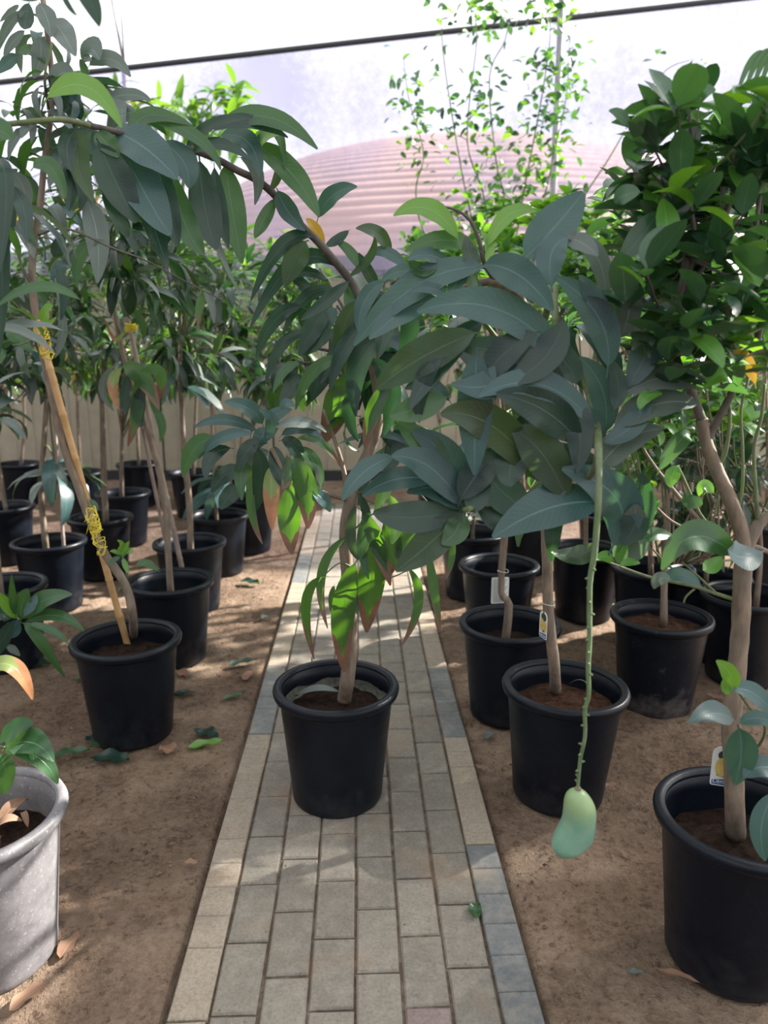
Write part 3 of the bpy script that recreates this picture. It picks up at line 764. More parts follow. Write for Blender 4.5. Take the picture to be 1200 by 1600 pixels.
HL(hero, [
 ((878,562),(775,482),(652,487),56,'blue',dict(b=.3)), ((757,414),(812,430),(864,486),52,'blue',dict(b=.1)), ((820,402),(866,355),(912,300),64,'blue',dict(b=.1, wave=.04)),
 ((862,448),(862,395),(888,370),44,'blue'), ((945,470),(932,400),(880,365),30,'grey'), ((885,372),(910,380),(934,400),26,'grey'),
 ((950,572),(935,495),(868,432),48,'blue',dict(b=.2)), ((969,528),(983,475),(967,414),38,'grey',dict(b=0)), ((982,605),(1012,545),(1020,500),46,'blue'),
 ((972,618),(1040,590),(1112,608),44,'grey',dict(b=.9)), ((960,668),(1025,632),(1092,632),48,'grey',dict(b=.9)), ((930,742),(975,690),(1036,670),48,'grey',dict(b=.6)),
 ((944,692),(992,660),(1012,608),36,'blue'), ((926,658),(840,600),(748,620),44,'blue'), ((938,703),(905,655),(845,622),48,'blue',dict(b=.2)),
 ((945,675),(942,610),(905,558),42,'blue',dict(b=.1)), ((884,604),(800,556),(712,540),52,'dark',dict(b=.1)), ((905,692),(850,640),(775,615),56,'dark',dict(b=.1)),
 ((742,520),(655,560),(588,608),58,'olive',dict(b=.1)), ((745,555),(742,640),(742,742),56,'blue',dict(b=.1)), ((702,626),(668,602),(633,608),26,'blue'),
 ((698,620),(652,638),(609,650),42,'mid',dict(b=.2)), ((850,755),(770,665),(688,648),56,'olive',dict(b=.0)), ((885,778),(845,705),(800,672),64,'olive',dict(b=0)),
 ((938,785),(855,795),(770,840),66,'blue',dict(b=.7, wave=.03)), ((958,852),(965,780),(878,732),62,'blue',dict(b=.1)), ((958,868),(985,838),(993,788),56,'grey',dict(b=.35, D2=1.42)),
 ((972,852),(1000,800),(1003,738),44,'dark',dict(b=.1)), ((932,848),(905,868),(862,862),30,'olive'), ((755,500),(690,560),(640,640),40,'dark'),
 ((880,620),(905,670),(900,740),46,'dark'), ((800,560),(770,600),(705,600),46,'blue'), ((850,690),(870,740),(850,790),50,'dark'),
 ((900,600),(880,560),(830,520),40,'dark',dict(b=.1)), ((830,640),(800,720),(800,760),52,'dark'), ((960,640),(966,600),(950,560),28,'dark'),
 ((880,500),(850,560),(790,600),50,'dark'), ((835,520),(780,560),(740,620),46,'dark'), ((935,715),(880,720),(830,690),52,'dark'),
 ((960,520),(930,470),(905,430),30,'blue'), ((690,560),(660,600),(655,660),30,'dark'),
], 1.46)
HL(hero, [
 ((722,790),(672,730),(612,713),46,'blue',dict(b=.4)), ((727,785),(698,715),(643,674),50,'blue',dict(b=.2)), ((684,752),(622,748),(566,775),36,'blue'),
 ((614,714),(568,738),(535,782),32,'blue'), ((722,797),(682,764),(636,770),38,'blue'), ((718,797),(645,808),(583,800),48,'dark',dict(b=.1)),
 ((720,800),(672,848),(618,892),54,'olive',dict(b=-.1)), ((722,802),(712,830),(690,850),38,'mid',dict(b=0)), ((832,802),(785,768),(754,724),52,'blue',dict(b=.1)),
 ((735,800),(745,760),(735,700),44,'dark'), ((728,795),(700,762),(660,735),40,'dark'), ((745,790),(790,820),(810,800),36,'dark'),
 ((700,720),(660,690),(622,660),40,'mid',dict(b=.1)), ((720,780),(750,735),(790,700),50,'dark',dict(b=0)),
], 1.50)
random.seed(77)
for x, y, D, n_ in ((800, 560, 1.75, 7), (850, 650, 1.8, 7), (730, 470, 1.85, 6), (880, 480, 1.7, 5), (760, 660, 1.75, 7), (860, 740, 1.7, 5)):
    whorl(hero, V(x, y, D), Vector((random.uniform(-.4, .4), -.3, .4)), n_, .19, ('dark', 'blue', 'mid'), droops=(1, 2), hi=True, sag=.4)
    tube('branch', [V(848, 620, DH-.02), V((848+x)/2, (620+y)/2, 1.95), V(x, y, D)], .008, .005, M_TWIG, hero, 6)
# fruit stalk and fruit
DF = 1.27
stalk = [(936, 700), (935, 780), (931, 840), (928, 870), (922, 905), (921, 950), (921, 1000), (919, 1045), (920, 1085), (914, 1110), (914, 1150), (907, 1185), (904, 1215), (903, 1234)]
sp = catmull([V(x, y, 1.30 if y < 720 else DF) for x, y in stalk], 5)
vv, ff = tube_geo(sp, .0058, .0030, 10, 1, .05, sm=False)
g = [(vv, ff)]
random.seed(3)
for i in range(14, len(sp)-3, 2):           # nodes along the stalk
    a = random.uniform(0, 6.28); c = sp[i]; d = Vector((math.cos(a), math.sin(a), .3))
    g.append(tube_geo([c, c+d*.0065, c+d*.0095+Vector((0, 0, -.002))], .0032, .0012, 6, 2))
vv, ff = join_geo(g); obj('fruit_stalk', vv, ff, M_STALK, hero, org=sp[0])
def mango():
    s = NT('green_mango_skin'); geo = s.n('NewGeometry').outputs['Position']; z = s.n('SeparateXYZ', {0: geo}).outputs[2]
    n1 = s.noise(geo, 22, 3); n2 = s.noise(geo, 260, 2)
    top = V(905, 1250, DF).z
    col = s.mix(s.ramp(n1, .3, .7), (.15,.31,.235), (.22,.39,.275))
    yel = s.ramp(s.math('ADD', z, s.math('MULTIPLY', n1, .05)), top-.045+.02, top+.02, 0, .75)
    col = s.mix(yel, col, (.28,.38,.15)); col = s.mix(s.ramp(n2, .66, .72, 0, .35), col, (.4,.5,.36))
    m = s.done(s.n('BsdfPrincipled', {'Base Color': col, 'Roughness': .36, 'Specular IOR Level': .5}))
    sl_ = [(1233,902,4),(1236,902,11),(1240,902,16),(1247,903,20.5),(1256,905,24),(1266,906,25.5),(1280,905,26),(1293,901,28.5),(1305,897,31.5),(1314,893,31),(1322,888,27),(1329,884,20),(1334,882,12),(1337,882,3)]
    vs_, fs = [], []; seg = 28
    for y, x, hw in sl_:
        c = V(x, y, DF); zc = (c-CAM).dot(fw); r = hw*zc/F; rd = min(r, .031)
        for k in range(seg):
            a = 2*math.pi*k/seg; vs_.append(c+rt*(r*math.cos(a))+head*(rd*math.sin(a))+Vector((0, 0, 1))*0)
    for i in range(len(sl_)-1):
        for k in range(seg): a = i*seg+k; b = i*seg+(k+1) % seg; fs.append((a, b, b+seg, a+seg))
    fs.append(tuple(range(seg))[::-1]); fs.append(tuple((len(sl_)-1)*seg+k for k in range(seg)))
    top_ = V(903, 1233, DF)
    r_ = empty('mango', top_, 'pale green unripe mango hanging at the end of the long stalk', 'fruit')
    o = obj('fruit_body', vs_, fs, m, r_, org=top_)
    sb = o.modifiers.new('sub', 'SUBSURF'); sb.levels = 1; sb.render_levels = 2
    v, f = lathe_geo([(.0, .004), (.005, .003), (.0065, .0), (.005, -.003)], 12, top_+Vector((0, 0, .001)))
    obj('stem_cap', v, f, M_BARK, r_, org=top_)
mango()

# ------------------------------------------------------------------ citrus tree lower right
random.seed(41)
cit, D1 = potted(1164, 1265, 'citrus tree with dense dark crown in the large black pot at lower right', 'potted_citrus_tree', soil=1)
b0 = G(1150, 1308, .285)
t1 = [b0]+[V(x, y, D1) for x, y in ((1148, 1260), (1146, 1190), (1142, 1130), (1150, 1060), (1157, 980), (1160, 900), (1164, 860))]
tube('trunk', t1, .0225, .018, M_BARK, cit, 14, 4, .05)
def br(pts, r0, r1, m=None, D=None, seg=8): return tube('branch', [V(p_[0], p_[1], (p_[2] if len(p_) > 2 else (D or D1))) for p_ in pts], r0, r1, m or M_BARK, cit, seg, 4, .04)
br(((1164, 865), (1158, 830), (1140, 780), (1118, 730), (1103, 690), (1096, 655)), .017, .012, seg=10)
br(((1164, 865), (1185, 820), (1210, 800)), .014, .011)
br(((1103, 690), (1130, 640), (1160, 580), (1180, 540), (1195, 480)), .009, .007, M_BARKD)
br(((1098, 660), (1075, 600), (1058, 565), (1050, 500), (1065, 450), (1072, 400), (1060, 350), (1040, 300)), .010, .006, M_BARKD)
br(((1058, 565), (1020, 505), (1000, 455), (985, 420)), .006, .003, M_BARKD)
br(((1070, 450), (1085, 380), (1075, 290), (1080, 220), (1075, 160)), .006, .003, M_BARKD)
br(((1066, 460), (1110, 400), (1140, 320), (1150, 230)), .006, .003, M_BARKD)
br(((1195, 480), (1180, 400), (1190, 280), (1200, 190)), .006, .003, M_BARKD)
br(((1160, 870), (1110, 830), (1060, 775), (1020, 725), (1000, 690), (985, 640)), .005, .0025, M_BARK)
br(((1140, 838), (1100, 812), (1078, 770), (1062, 735), (1058, 728)), .004, .0025, M_TWIG)
br(((1150, 850), (1100, 838), (1050, 815), (1020, 790), (1000, 800)), .004, .002, M_BARK)
br(((1158, 940), (1120, 928), (1080, 915), (1020, 903), (965, 884), (935, 872)), .0048, .002, M_TWIG)
br(((1120, 928), (1090, 900), (1065, 878)), .003, .002, M_TWIG)
br(((1080, 915), (1060, 895), (1040, 880), (1020, 858)), .003, .002, M_TWIG)
br(((1085, 920), (1072, 932), (1068, 942)), .0028, .002, M_TWIG)
br(((1120, 735), (1135, 700), (1140, 640), (1128, 600), (1128, 560)), .005, .003, M_TWIG)
br(((1150, 810), (1160, 760), (1160, 700), (1158, 640), (1170, 590)), .004, .0025, M_TWIG)
br(((1185, 820), (1180, 760), (1178, 700), (1190, 650), (1195, 600)), .005, .003, M_TWIG)
br(((1165, 850), (1190, 858), (1215, 870)), .006, .005, M_BARK)
# low sprout
br(((1158, 1180, D1), (1185, 1165, D1-.12), (1195, 1135, D1-.2), (1170, 1105, D1-.22), (1150, 1075, D1-.22), (1138, 1050, D1-.22)), .003, .0018, M_TWIG)
DS = D1-.22
HL(cit, [
 ((1146,1078),(1140,1052),(1119,1032),22,'lite',dict(b=0)), ((1140,1085),(1136,1070),(1140,1058),14,'lite'), ((1141,1076),(1180,1085),(1216,1125),26,'blue'),
 ((1146,1124),(1112,1114),(1076,1130),22,'blue'), ((1156,1130),(1185,1122),(1218,1136),24,'blue'), ((1155,1138),(1158,1180),(1148,1226),38,'blue',dict(b=0)),
 ((1162,1215),(1190,1198),(1225,1208),30,'blue'), ((1210,1240),(1190,1290),(1196,1345),34,'blue',dict(b=0)),
], DS, kind='cit', wave=.03)
HL(cit, [
 ((1148,868),(1085,838),(1034,890),42,'mid',dict(b=.3)), ((1190,862),(1160,870),(1138,858),28,'blue'), ((1095,915),(1060,898),(1032,908),22,'blue'),
 ((1048,905),(1030,905),(1022,920),20,'grey'), ((1030,735),(1062,690),(1078,682),26,'mid'), ((965,880),(972,858),(985,842),14,'citl'),
 ((958,876),(945,870),(928,876),14,'citl'), ((968,884),(985,878),(1000,880),12,'citl'), ((1060,728),(1050,745),(1048,762),20,'citl'),
 ((1115,770),(1100,760),(1092,775),18,'citl'), ((1010,820),(1015,795),(1030,780),20,'citl'), ((1000,850),(1020,835),(1055,840),20,'mid'),
 ((1128,870),(1112,885),(1098,890),22,'citl'), ((1070,770),(1082,785),(1098,788),18,'mid'), ((1030,330),(1000,370),(968,408),34,'citd',dict(b=0)),
 ((1150,590),(1125,585),(1100,610),24,'citl'), ((1180,600),(1160,560),(1130,560),22,'yel'), ((1060,470),(1010,520),(1015,560),36,'olive'),
 ((1085,560),(1110,540),(1150,545),28,'olive'), ((1000,640),(1010,620),(1035,615),18,'citl'),
 ((1000,300),(975,305),(962,318),26,'cit'), ((1060,178),(1062,145),(1065,122),32,'cit',dict(b=0)), ((1080,172),(1095,150),(1118,142),24,'cit'),
 ((982,200),(970,180),(951,173),16,'cit'), ((990,215),(995,195),(997,180),18,'cit'), ((1170,200),(1185,170),(1190,140),26,'cit'),
], D1-.1, kind='cit', wave=.03)
random.seed(43)
nodes = []
def crown_x0(y): return 1045 if y < 165 else (985 if y < 210 else (975 if y < 330 else (990 if y < 430 else 1015)))
tries = 0
while len(nodes) < 74 and tries < 4000:
    tries += 1
    y = random.uniform(140, 560); x = random.uniform(960, 1270)
    if x < crown_x0(y)+8: continue
    if y < 190 and not (1050 < x < 1110 or x > 1170): continue
    if y > 480 and random.random() < .55: continue
    if any((x-a)**2+(y-b)**2 < 24**2 for a, b in nodes): continue
    nodes.append((x, y))
anch = [V(1072, 400, D1), V(1075, 290, D1), V(1140, 320, D1), V(1190, 280, D1), V(1050, 500, D1), V(1190, 480, D1)]
for i, (x, y) in enumerate(nodes):
    nd = V(x, y, D1+random.uniform(-.25, .35))
    a = min(anch, key=lambda q: (q-nd).length)
    tube('branch', [a, a.lerp(nd, .5)+Vector((0, 0, -.02)), nd], .0032, .0018, M_TWIG if i % 2 else M_BARKD, cit, 5, 3)
    whorl(cit, nd, Vector((random.uniform(-.5, .5), random.uniform(-.5, .2), 1)), 4 if i < 50 else 6, .090, ('cit', 'cit', 'citd', 'citl'), 'cit', (0, 1, 1, 2), (.5, 1.4), .15, hi=False, stuff=i > 55)
    whorl(cit, nd+Vector((0, .08, -.04)), Vector((random.uniform(-.5, .5), .3, 1)), 6, .084, ('cit', 'citd'), 'cit', (0, 1, 1, 2), (.5, 1.5), .1, stuff=True)
flush_stuff(cit)

# ------------------------------------------------------------------ left foreground plants
random.seed(51)
lf, DL = potted(-40, 1265, 'young mango in the scuffed sunlit pot cut by the left edge', kind='s', soil=1)
b0 = lf.location+Vector((-.02, 0, .28))
tube('trunk', [b0, V(-45, 1180, DL), V(-42, 1050, DL), V(-38, 800, DL), V(-35, 500, DL), V(-30, 300, DL)], .014, .008, M_BARK, lf, 9)
tube('branch', [V(-42, 1190, DL), V(-20, 1165, DL-.05), (V(8, 1168, DL-.08))], .005, .003, M_TWIG, lf, 6)
HL(lf, [
 ((0,1158),(25,1140),(52,1131),20,'dark'), ((8,1168),(50,1160),(84,1190),32,'mid'), ((15,1172),(62,1185),(90,1225),28,'mid'),
 ((0,1178),(8,1205),(6,1242),24,'mid'), ((-20,1045),(22,1042),(51,1093),26,'byel',dict(b=.8)), ((-8,1175),(-20,1200),(-30,1240),26,'mid'),
 ((-18,212),(0,205),(19,218),40,'mid'), ((10,262),(6,320),(6,400),22,'grey'), ((18,290),(38,330),(40,378),18,'dark'),
 ((-5,250),(10,300),(-4,440),20,'dark'), ((-10,300),(3,400),(-2,560),24,'dark'), ((125,468),(60,448),(-6,480),16,'mid'),
], DL-.08)
for x, y in ((-38, 480), (-30, 300)):
    whorl(lf, V(x, y, DL), Vector((0, 0, 1)), 7, .18, ('dark', 'grey', 'mid'), droops=(1, 2, 2))
flp, DLP = potted(0, 910, 'low leafy mango in the pot cut by the left edge, beyond the scuffed one', kind='p', soil=1)
b0 = flp.location+Vector((.0, 0, .28))
tube('trunk', [b0, V(-5, 860, DLP), V(-10, 760, DLP), V(-14, 640, DLP)], .014, .01, M_BARK, flp, 9)
tube('branch', [V(-2, 880, DLP), V(-12, 900, DLP-.35), V(6, 940, DLP-.5), V(30, 968, DLP-.62)], .006, .004, M_TWIG, flp, 6)
HL(flp, [
 ((34,966),(68,938),(113,929),24,'mid'), ((42,970),(90,962),(131,986),18,'mid'), ((38,974),(62,1000),(101,1058),18,'mid'), ((44,974),(80,985),(107,1006),12,'mid'),
 ((26,966),(10,945),(-6,925),16,'lite'), ((32,964),(36,940),(44,920),22,'mid'), ((28,968),(18,985),(8,978),24,'blue'), ((38,962),(50,945),(58,930),14,'blue'),
 ((22,972),(4,1000),(-10,1030),20,'dark'), ((24,960),(20,935),(18,898),10,'mid'), ((20,965),(0,960),(-12,975),24,'dark'), ((10,1010),(20,1015),(31,1025),12,'grey'),
], DLP-.62)
whorl(flp, V(-14, 640, DLP), Vector((0, 0, 1)), 9, .2, ('dark', 'grey', 'mid'), droops=(1, 2, 2))

random.seed(53)
l2, D2 = potted(197, 992, 'leaning mango tied to a pale bamboo stake, front left pot by the path', soil=0)
b0 = G(209, 999, .29)
t2 = [b0]+[V(x, y, D2+.015) for x, y in ((207, 960), (195, 912), (158, 855), (122, 762), (98, 690), (77, 600), (60, 515), (50, 440), (54, 372), (62, 325), (70, 250), (82, 150), (76, 70), (66, -10))]
tube('trunk', t2, .0165, .008, M_BARK, l2, 10, 4, .06)
tube('branch', [V(50, 445, D2), V(38, 425, D2), V(28, 395, D2), V(10, 300, D2)], .006, .004, M_BARKD, l2, 6)
tube('branch', [V(60, 367, D2), V(90, 357, D2-.05), V(120, 362, D2-.08), V(170, 385, D2-.1), V(230, 408, D2-.1), V(290, 440, D2-.05), V(350, 470, D2)], .0045, .002, M_BARKD, l2, 6)
tube('branch', [V(184, 925, D2), V(196, 905, D2+.02), V(196, 880, D2+.02), V(190, 868, D2+.02)], .003, .002, M_TWIG, l2, 5)
tube('branch', [V(76, 170, D2), V(70, 120, D2-.1), V(82, 66, D2-.1)], .005, .003, M_TWIG, l2, 6)
tube('branch', [V(60, 520, D2), V(42, 535, D2-.04), V(20, 540, D2-.06)], .004, .002, M_TWIG, l2, 6)
make_stake('pale bamboo stake bound with yellow twine, leaning left out of the front left pot', G(201, 1003, .30), V(57, 500, D2-.05), .0135, M_CANE,
           ties=((V(151, 832, D2-.035), .13, .020), (V(69, 535, D2-.03), .10, .020)))
HL(l2, [
 ((38,18),(12,42),(-2,80),14,'grey'), ((30,8),(15,20),(0,34),8,'grey'), ((45,5),(40,30),(38,46),18,'dark'), ((62,5),(74,30),(79,58),22,'grey'),
 ((82,30),(98,52),(118,88),24,'grey'), ((60,58),(64,85),(52,122),28,'grey'), ((38,48),(20,66),(6,88),14,'grey'), ((28,86),(12,98),(-4,115),18,'blue'),
 ((115,120),(95,115),(84,135),28,'grey'), ((130,98),(142,78),(155,94),24,'grey'), ((140,102),(172,92),(204,120),24,'grey'), ((160,158),(200,148),(236,157),18,'grey'),
 ((28,82),(50,80),(72,98),14,'mid'), ((85,150),(110,165),(126,187),30,'dark'), ((160,125),(165,150),(186,165),22,'grey'), ((125,92),(132,110),(134,126),12,'mid'),
 ((165,150),(190,175),(225,185),26,'grey'), ((135,310),(152,370),(152,442),34,'grey'), ((118,235),(112,280),(108,330),26,'dark'),
 ((20,270),(38,300),(35,350),24,'grey'), ((5,275),(16,330),(12,390),18,'dark'), ((100,260),(128,280),(125,330),24,'dark'),
 ((60,330),(40,345),(60,385),18,'mid'), ((100,365),(90,390),(88,402),20,'dark'), ((60,515),(72,490),(82,480),14,'lite'), ((62,512),(74,508),(88,495),8,'lite'),
 ((10,518),(30,530),(50,552),20,'mid'), ((175,215),(195,250),(205,300),26,'dark'), ((155,375),(125,400),(120,450),20,'mid'),
 ((88,420),(100,450),(95,500),16,'dark'), ((8,548),(-5,560),(-20,590),18,'mid'), ((92,480),(98,520),(85,560),14,'grey'),
 ((190,868),(180,862),(172,862),6,'lite'), ((190,866),(196,855),(202,846),8,'lite'), ((190,868),(200,862),(208,864),7,'lite'), ((188,870),(178,875),(168,884),8,'mid'),
 ((192,872),(196,884),(200,896),8,'lite'), ((190,866),(188,852),(184,846),7,'lite'), ((248,892),(228,880),(212,884),12,'mid'), ((140,780),(148,790),(150,800),9,'mid'),
], D2)
nd_l2 = ((75, 40, 7), (70, 110, 7), (110, 140, 8), (60, 190, 8), (30, 250, 9), (110, 230, 7), (80, 300, 8), (20, 330, 8), (140, 170, 7), (60, 430, 5), (150, 290, 6), (20, 430, 7), (100, 390, 5), (70, 560, 5), (200, 140, 5), (20, 160, 6), (40, 520, 5))
for x, y, n_ in nd_l2:
    nd = V(x, y, D2+random.uniform(-.1, .35)); q = min(t2, key=lambda p_: (p_-nd).length)
    tube('branch', [q, q.lerp(nd, .5)+Vector((0, 0, .02)), nd], .004, .0025, M_TWIG, l2, 5, 3)
    whorl(l2, nd, Vector((random.uniform(-.5, .5), random.uniform(-.4, .2), .8)), n_, .17, ('grey', 'dark', 'grey', 'blue', 'mid'), droops=(1, 1, 2, 2), sag=.4)
# ------------------------------------------------------------------ rows of potted trees behind, left side
random.seed(61)
MG = ('mid', 'grey', 'dark', 'olive'); MB = ('mid', 'lite', 'dark', 'grey')
l3, D3 = bg_tree((265, 903), 'mango in the second pot of the left row, with two grey canes crossing above it', ((265, 905), (262, 850), (258, 790), (246, 725), (228, 665), (205, 600), (185, 520), (172, 440), (165, 380)),
    [(170, 330, 90, 70), (230, 430, 60, 60)], 11, 8, .18, MG, extra=1, soil=1)
make_stake('tall grey cane slanting left from the second pot of the left row', G(290, 905, .285), V(163, 330, D3+.02), .0125, M_CANEG, ties=((V(205, 511, D3), .03, .024),))
make_stake('short dark cane beside the tall grey cane in the second left pot', G(272, 902, .285), V(222, 668, D3+.01), .009, M_CANEG)
HL(l3, [((193,572),(222,590),(249,640),26,'btip'), ((225,577),(250,585),(248,628),20,'btip'), ((214,590),(214,640),(200,697),20,'btip'), ((190,575),(176,600),(186,640),16,'byel'),
        ((180,570),(160,605),(178,642),12,'grey'), ((200,585),(195,620),(196,648),16,'dark'), ((235,630),(252,660),(250,690),14,'mid'), ((205,480),(222,505),(223,532),12,'mid'),
        ((225,600),(215,640),(222,668),22,'dark'), ((196,512),(180,530),(165,500),7,'byel')], D3-.05, b=.1)
HL(l3, [((322,452),(312,478),(310,512),13,'btip'), ((318,450),(330,475),(334,505),12,'grey')], D3+.1, b=.1)
bg_tree((296, 843), 'mango with a smooth pale trunk in the third pot of the left row', ((296, 843), (296, 790), (287, 700), (284, 640), (281, 580), (283, 520)),
    [(283, 440, 80, 70), (300, 540, 70, 40)], 11, 9, .18, MG, low=[(276, 575, 10, .28, ('grey', 'grey', 'blue'))], soil=1, r=.019)
bg_tree((340, 801), 'mango with a thin reddish cane in the fourth pot of the left row', ((338, 801), (334, 740), (331, 650), (330, 560)),
    [(335, 470, 75, 80), (350, 560, 70, 40)], 13, 9, .18, MG, low=[(350, 730, 11, .30, ('dark', 'blue'))], soil=1, r=.013)
bg_tree((388, 775), 'mango in the farthest pot of the left row, half hidden behind the fourth', ((388, 775), (392, 700), (398, 600)),
    [(420, 470, 80, 90), (430, 580, 60, 40)], 15, 9, .2, MB, soil=1, r=.013)
l6, D6 = bg_tree((76, 842), 'mango with a whorl of broad grey leaves low on its trunk, far left', ((70, 842), (64, 770), (68, 700), (75, 600), (80, 540)),
    [(70, 450, 80, 80), (60, 570, 70, 40)], 12, 9, .18, MG, low=[(82, 712, 12, .33, ('grey', 'grey', 'blue'))], soil=1, r=.018,
    stake=('grey cane standing beside the trunk in the pot with broad grey leaves', (100, 842), (78, 560)))
bg_tree((156, 805), 'mango with a thick brown trunk behind the twine-tied stake', ((165, 805), (162, 740), (160, 650), (158, 600)),
    [(150, 480, 90, 80), (140, 570, 80, 40)], 12, 9, .18, MB, soil=1, r=.022)
bg_tree((192, 767), 'mango in the small pot directly in front of the big tub at left back', ((188, 767), (190, 700), (192, 640)),
    [(215, 400, 80, 70), (230, 550, 70, 50)], 12, 9, .19, MB, soil=1, r=.017)
bg_tree((5, 788), 'mango with a stubby reddish trunk in the left back corner pot', ((10, 788), (0, 740), (-4, 690), (8, 600)),
    [(20, 480, 80, 80)], 12, 9, .19, MG, soil=1, r=.017)
bg_tree((-70, 842), 'mango just outside the left edge whose leaves hang into view', ((-70, 842), (-60, 700), (-40, 600)),
    [(-20, 540, 60, 90)], 9, 9, .19, MG, soil=1)
bg_tree((28, 722), 'mango against the wall at far left back', ((30, 722), (38, 660), (36, 600), (36, 540)),
    [(50, 400, 100, 80), (50, 560, 100, 60)], 15, 9, .22, MB, soil=1, r=.016)
bg_tree((216, 722), 'tall mango with fresh light green top standing against the wall', ((216, 722), (214, 600), (230, 400), (290, 260), (310, 200)),
    [(310, 150, 70, 38), (340, 190, 60, 25), (240, 330, 100, 40), (220, 560, 90, 60)], 22, 10, .26, ('lite', 'mid', 'lite'), soil=1, r=.016)
bg_tree((125, 735), 'mango with yellowish top leaves against the wall, left of the tall one', ((125, 735), (120, 600), (130, 400), (170, 240)),
    [(170, 150, 80, 40), (100, 330, 110, 70), (130, 570, 90, 50)], 18, 8, .19, ('lite', 'mid', 'olive', 'yel'), soil=1, r=.014)
bg_tree((300, 735), 'mango against the wall behind the fourth left pot', ((300, 735), (306, 640), (310, 520)),
    [(320, 400, 90, 70), (310, 570, 90, 60)], 16, 9, .22, MB, soil=1, r=.016)
bg_tree((395, 738), 'mango against the wall with foliage reaching over the path end', ((372, 738), (380, 640), (400, 520)),
    [(440, 400, 70, 70), (470, 500, 60, 70)], 18, 9, .2, ('mid', 'dark', 'olive', 'lite'), soil=1, r=.014)

# ------------------------------------------------------------------ right side rows
random.seed(71)
CT = ('cit', 'citl', 'cit', 'citd'); CL = ('citl', 'cit', 'citl'); CD = ('citd', 'citd', 'cit')
r3, DR3 = bg_tree((797, 968), 'citrus with a white paper tag on its knotty trunk, second pot right of the path', ((790, 972), (795, 945), (783, 925), (788, 850), (792, 780), (790, 650)),
    [(790, 500, 110, 90)], 14, 12, .075, CT, 'cit', 'potted_citrus_tree', soil=1, r=.017)
bg_tree((780, 878), 'citrus in the third pot right of the path, behind the white-tagged one', ((782, 880), (786, 820), (780, 700), (770, 560)),
    [(740, 440, 110, 70)], 18, 12, .08, CL, 'cit', 'potted_citrus_tree', soil=1, r=.013)
bg_tree((738, 828), 'small citrus with drooping grey leaves in the fourth pot right of the path', ((738, 828), (742, 780), (745, 700), (735, 560)),
    [(700, 440, 90, 60)], 18, 12, .09, CT, 'cit', 'potted_citrus_tree', low=[(740, 800, 8, .10, ('grey', 'cit'))], soil=1, r=.011)
bg_tree((917, 853), 'citrus in the shaded pot seen behind the hanging fruit stalk', ((917, 853), (915, 780), (910, 600)),
    [(870, 390, 100, 75)], 20, 12, .085, CL, 'cit', 'potted_citrus_tree', soil=1, r=.014)
bg_tree((1020, 882), 'citrus in the pot just behind the dust-marked pot', ((1020, 882), (1015, 800), (1005, 600)),
    [(970, 430, 90, 80), (990, 700, 60, 60)], 22, 11, .08, CL, 'cit', 'potted_citrus_tree', soil=1, r=.014)
r6, DR6 = bg_tree((1034, 957), 'citrus in the dust-marked pot right of the hanging mango', ((1040, 960), (1038, 900), (1042, 800), (1045, 700)),
    [(1080, 620, 110, 80), (1010, 560, 60, 60)], 18, 12, .075, CL, 'cit', 'potted_citrus_tree', pk='d', soil=3, r=.015,)
bg_tree((1170, 925), 'feathery dark-leaved mango in the wide shaded pot behind the lower right trunk', ((1185, 925), (1188, 860), (1180, 760)),
    [(1150, 720, 110, 70), (1110, 820, 100, 50)], 17, 11, .13, ('dark', 'dark', 'olive'), soil=1, r=.014)
bg_tree((1105, 895), 'citrus in the dark pot between the dust-marked pot and the wide shaded one', ((1105, 895), (1110, 800), (1120, 650)),
    [(1130, 560, 90, 80)], 20, 12, .08, CL, 'cit', 'potted_citrus_tree', soil=1, r=.013)
bg_tree((820, 800), 'citrus of the back hedge behind the shaded pots, nearest the path', ((820, 800), (815, 700), (800, 500)),
    [(780, 365, 100, 50), (760, 480, 90, 60)], 24, 12, .085, CL, 'cit', 'potted_citrus_tree', soil=1, r=.014)
bg_tree((950, 800), 'citrus in the middle of the back hedge', ((950, 800), (945, 700), (930, 500)),
    [(900, 340, 110, 50), (930, 480, 100, 70)], 24, 12, .085, CL, 'cit', 'potted_citrus_tree', soil=1, r=.014)
bg_tree((1080, 810), 'tall dark citrus of the back hedge at right', ((1080, 810), (1080, 700), (1075, 500)),
    [(1050, 400, 110, 70), (1050, 600, 100, 100), (1080, 760, 130, 70)], 26, 12, .09, CD, 'cit', 'potted_citrus_tree', soil=1, r=.015)
bg_tree((1200, 815), 'dark citrus of the back hedge at the right edge', ((1200, 815), (1200, 700), (1190, 500)),
    [(1180, 450, 90, 90), (1180, 650, 90, 90)], 24, 12, .09, CD, 'cit', 'potted_citrus_tree', soil=1, r=.015)
bg_tree((690, 762), 'low citrus of the back hedge beside the path end', ((690, 762), (690, 700), (680, 560)),
    [(660, 420, 70, 45), (680, 540, 70, 70)], 20, 12, .09, CT, 'cit', 'potted_citrus_tree', soil=1, r=.012)

random.seed(79)
for k in range(26):
    x0 = random.uniform(985, 1190); y0 = random.uniform(760, 860); x1 = x0+random.uniform(-70, 60); y1 = random.uniform(540, 690); D_ = DR6+random.uniform(-.25, .3)
    tube('branch', [V(1040+(x0-1040)*.4, 880, DR6), V(x0, y0, D_), V((x0+x1)/2+random.uniform(-15, 15), (y0+y1)/2, D_), V(x1, y1, D_+random.uniform(-.1, .1))], .005, .0022, random.choice((M_TWIG, M_BARK)), r6, 5, 3)

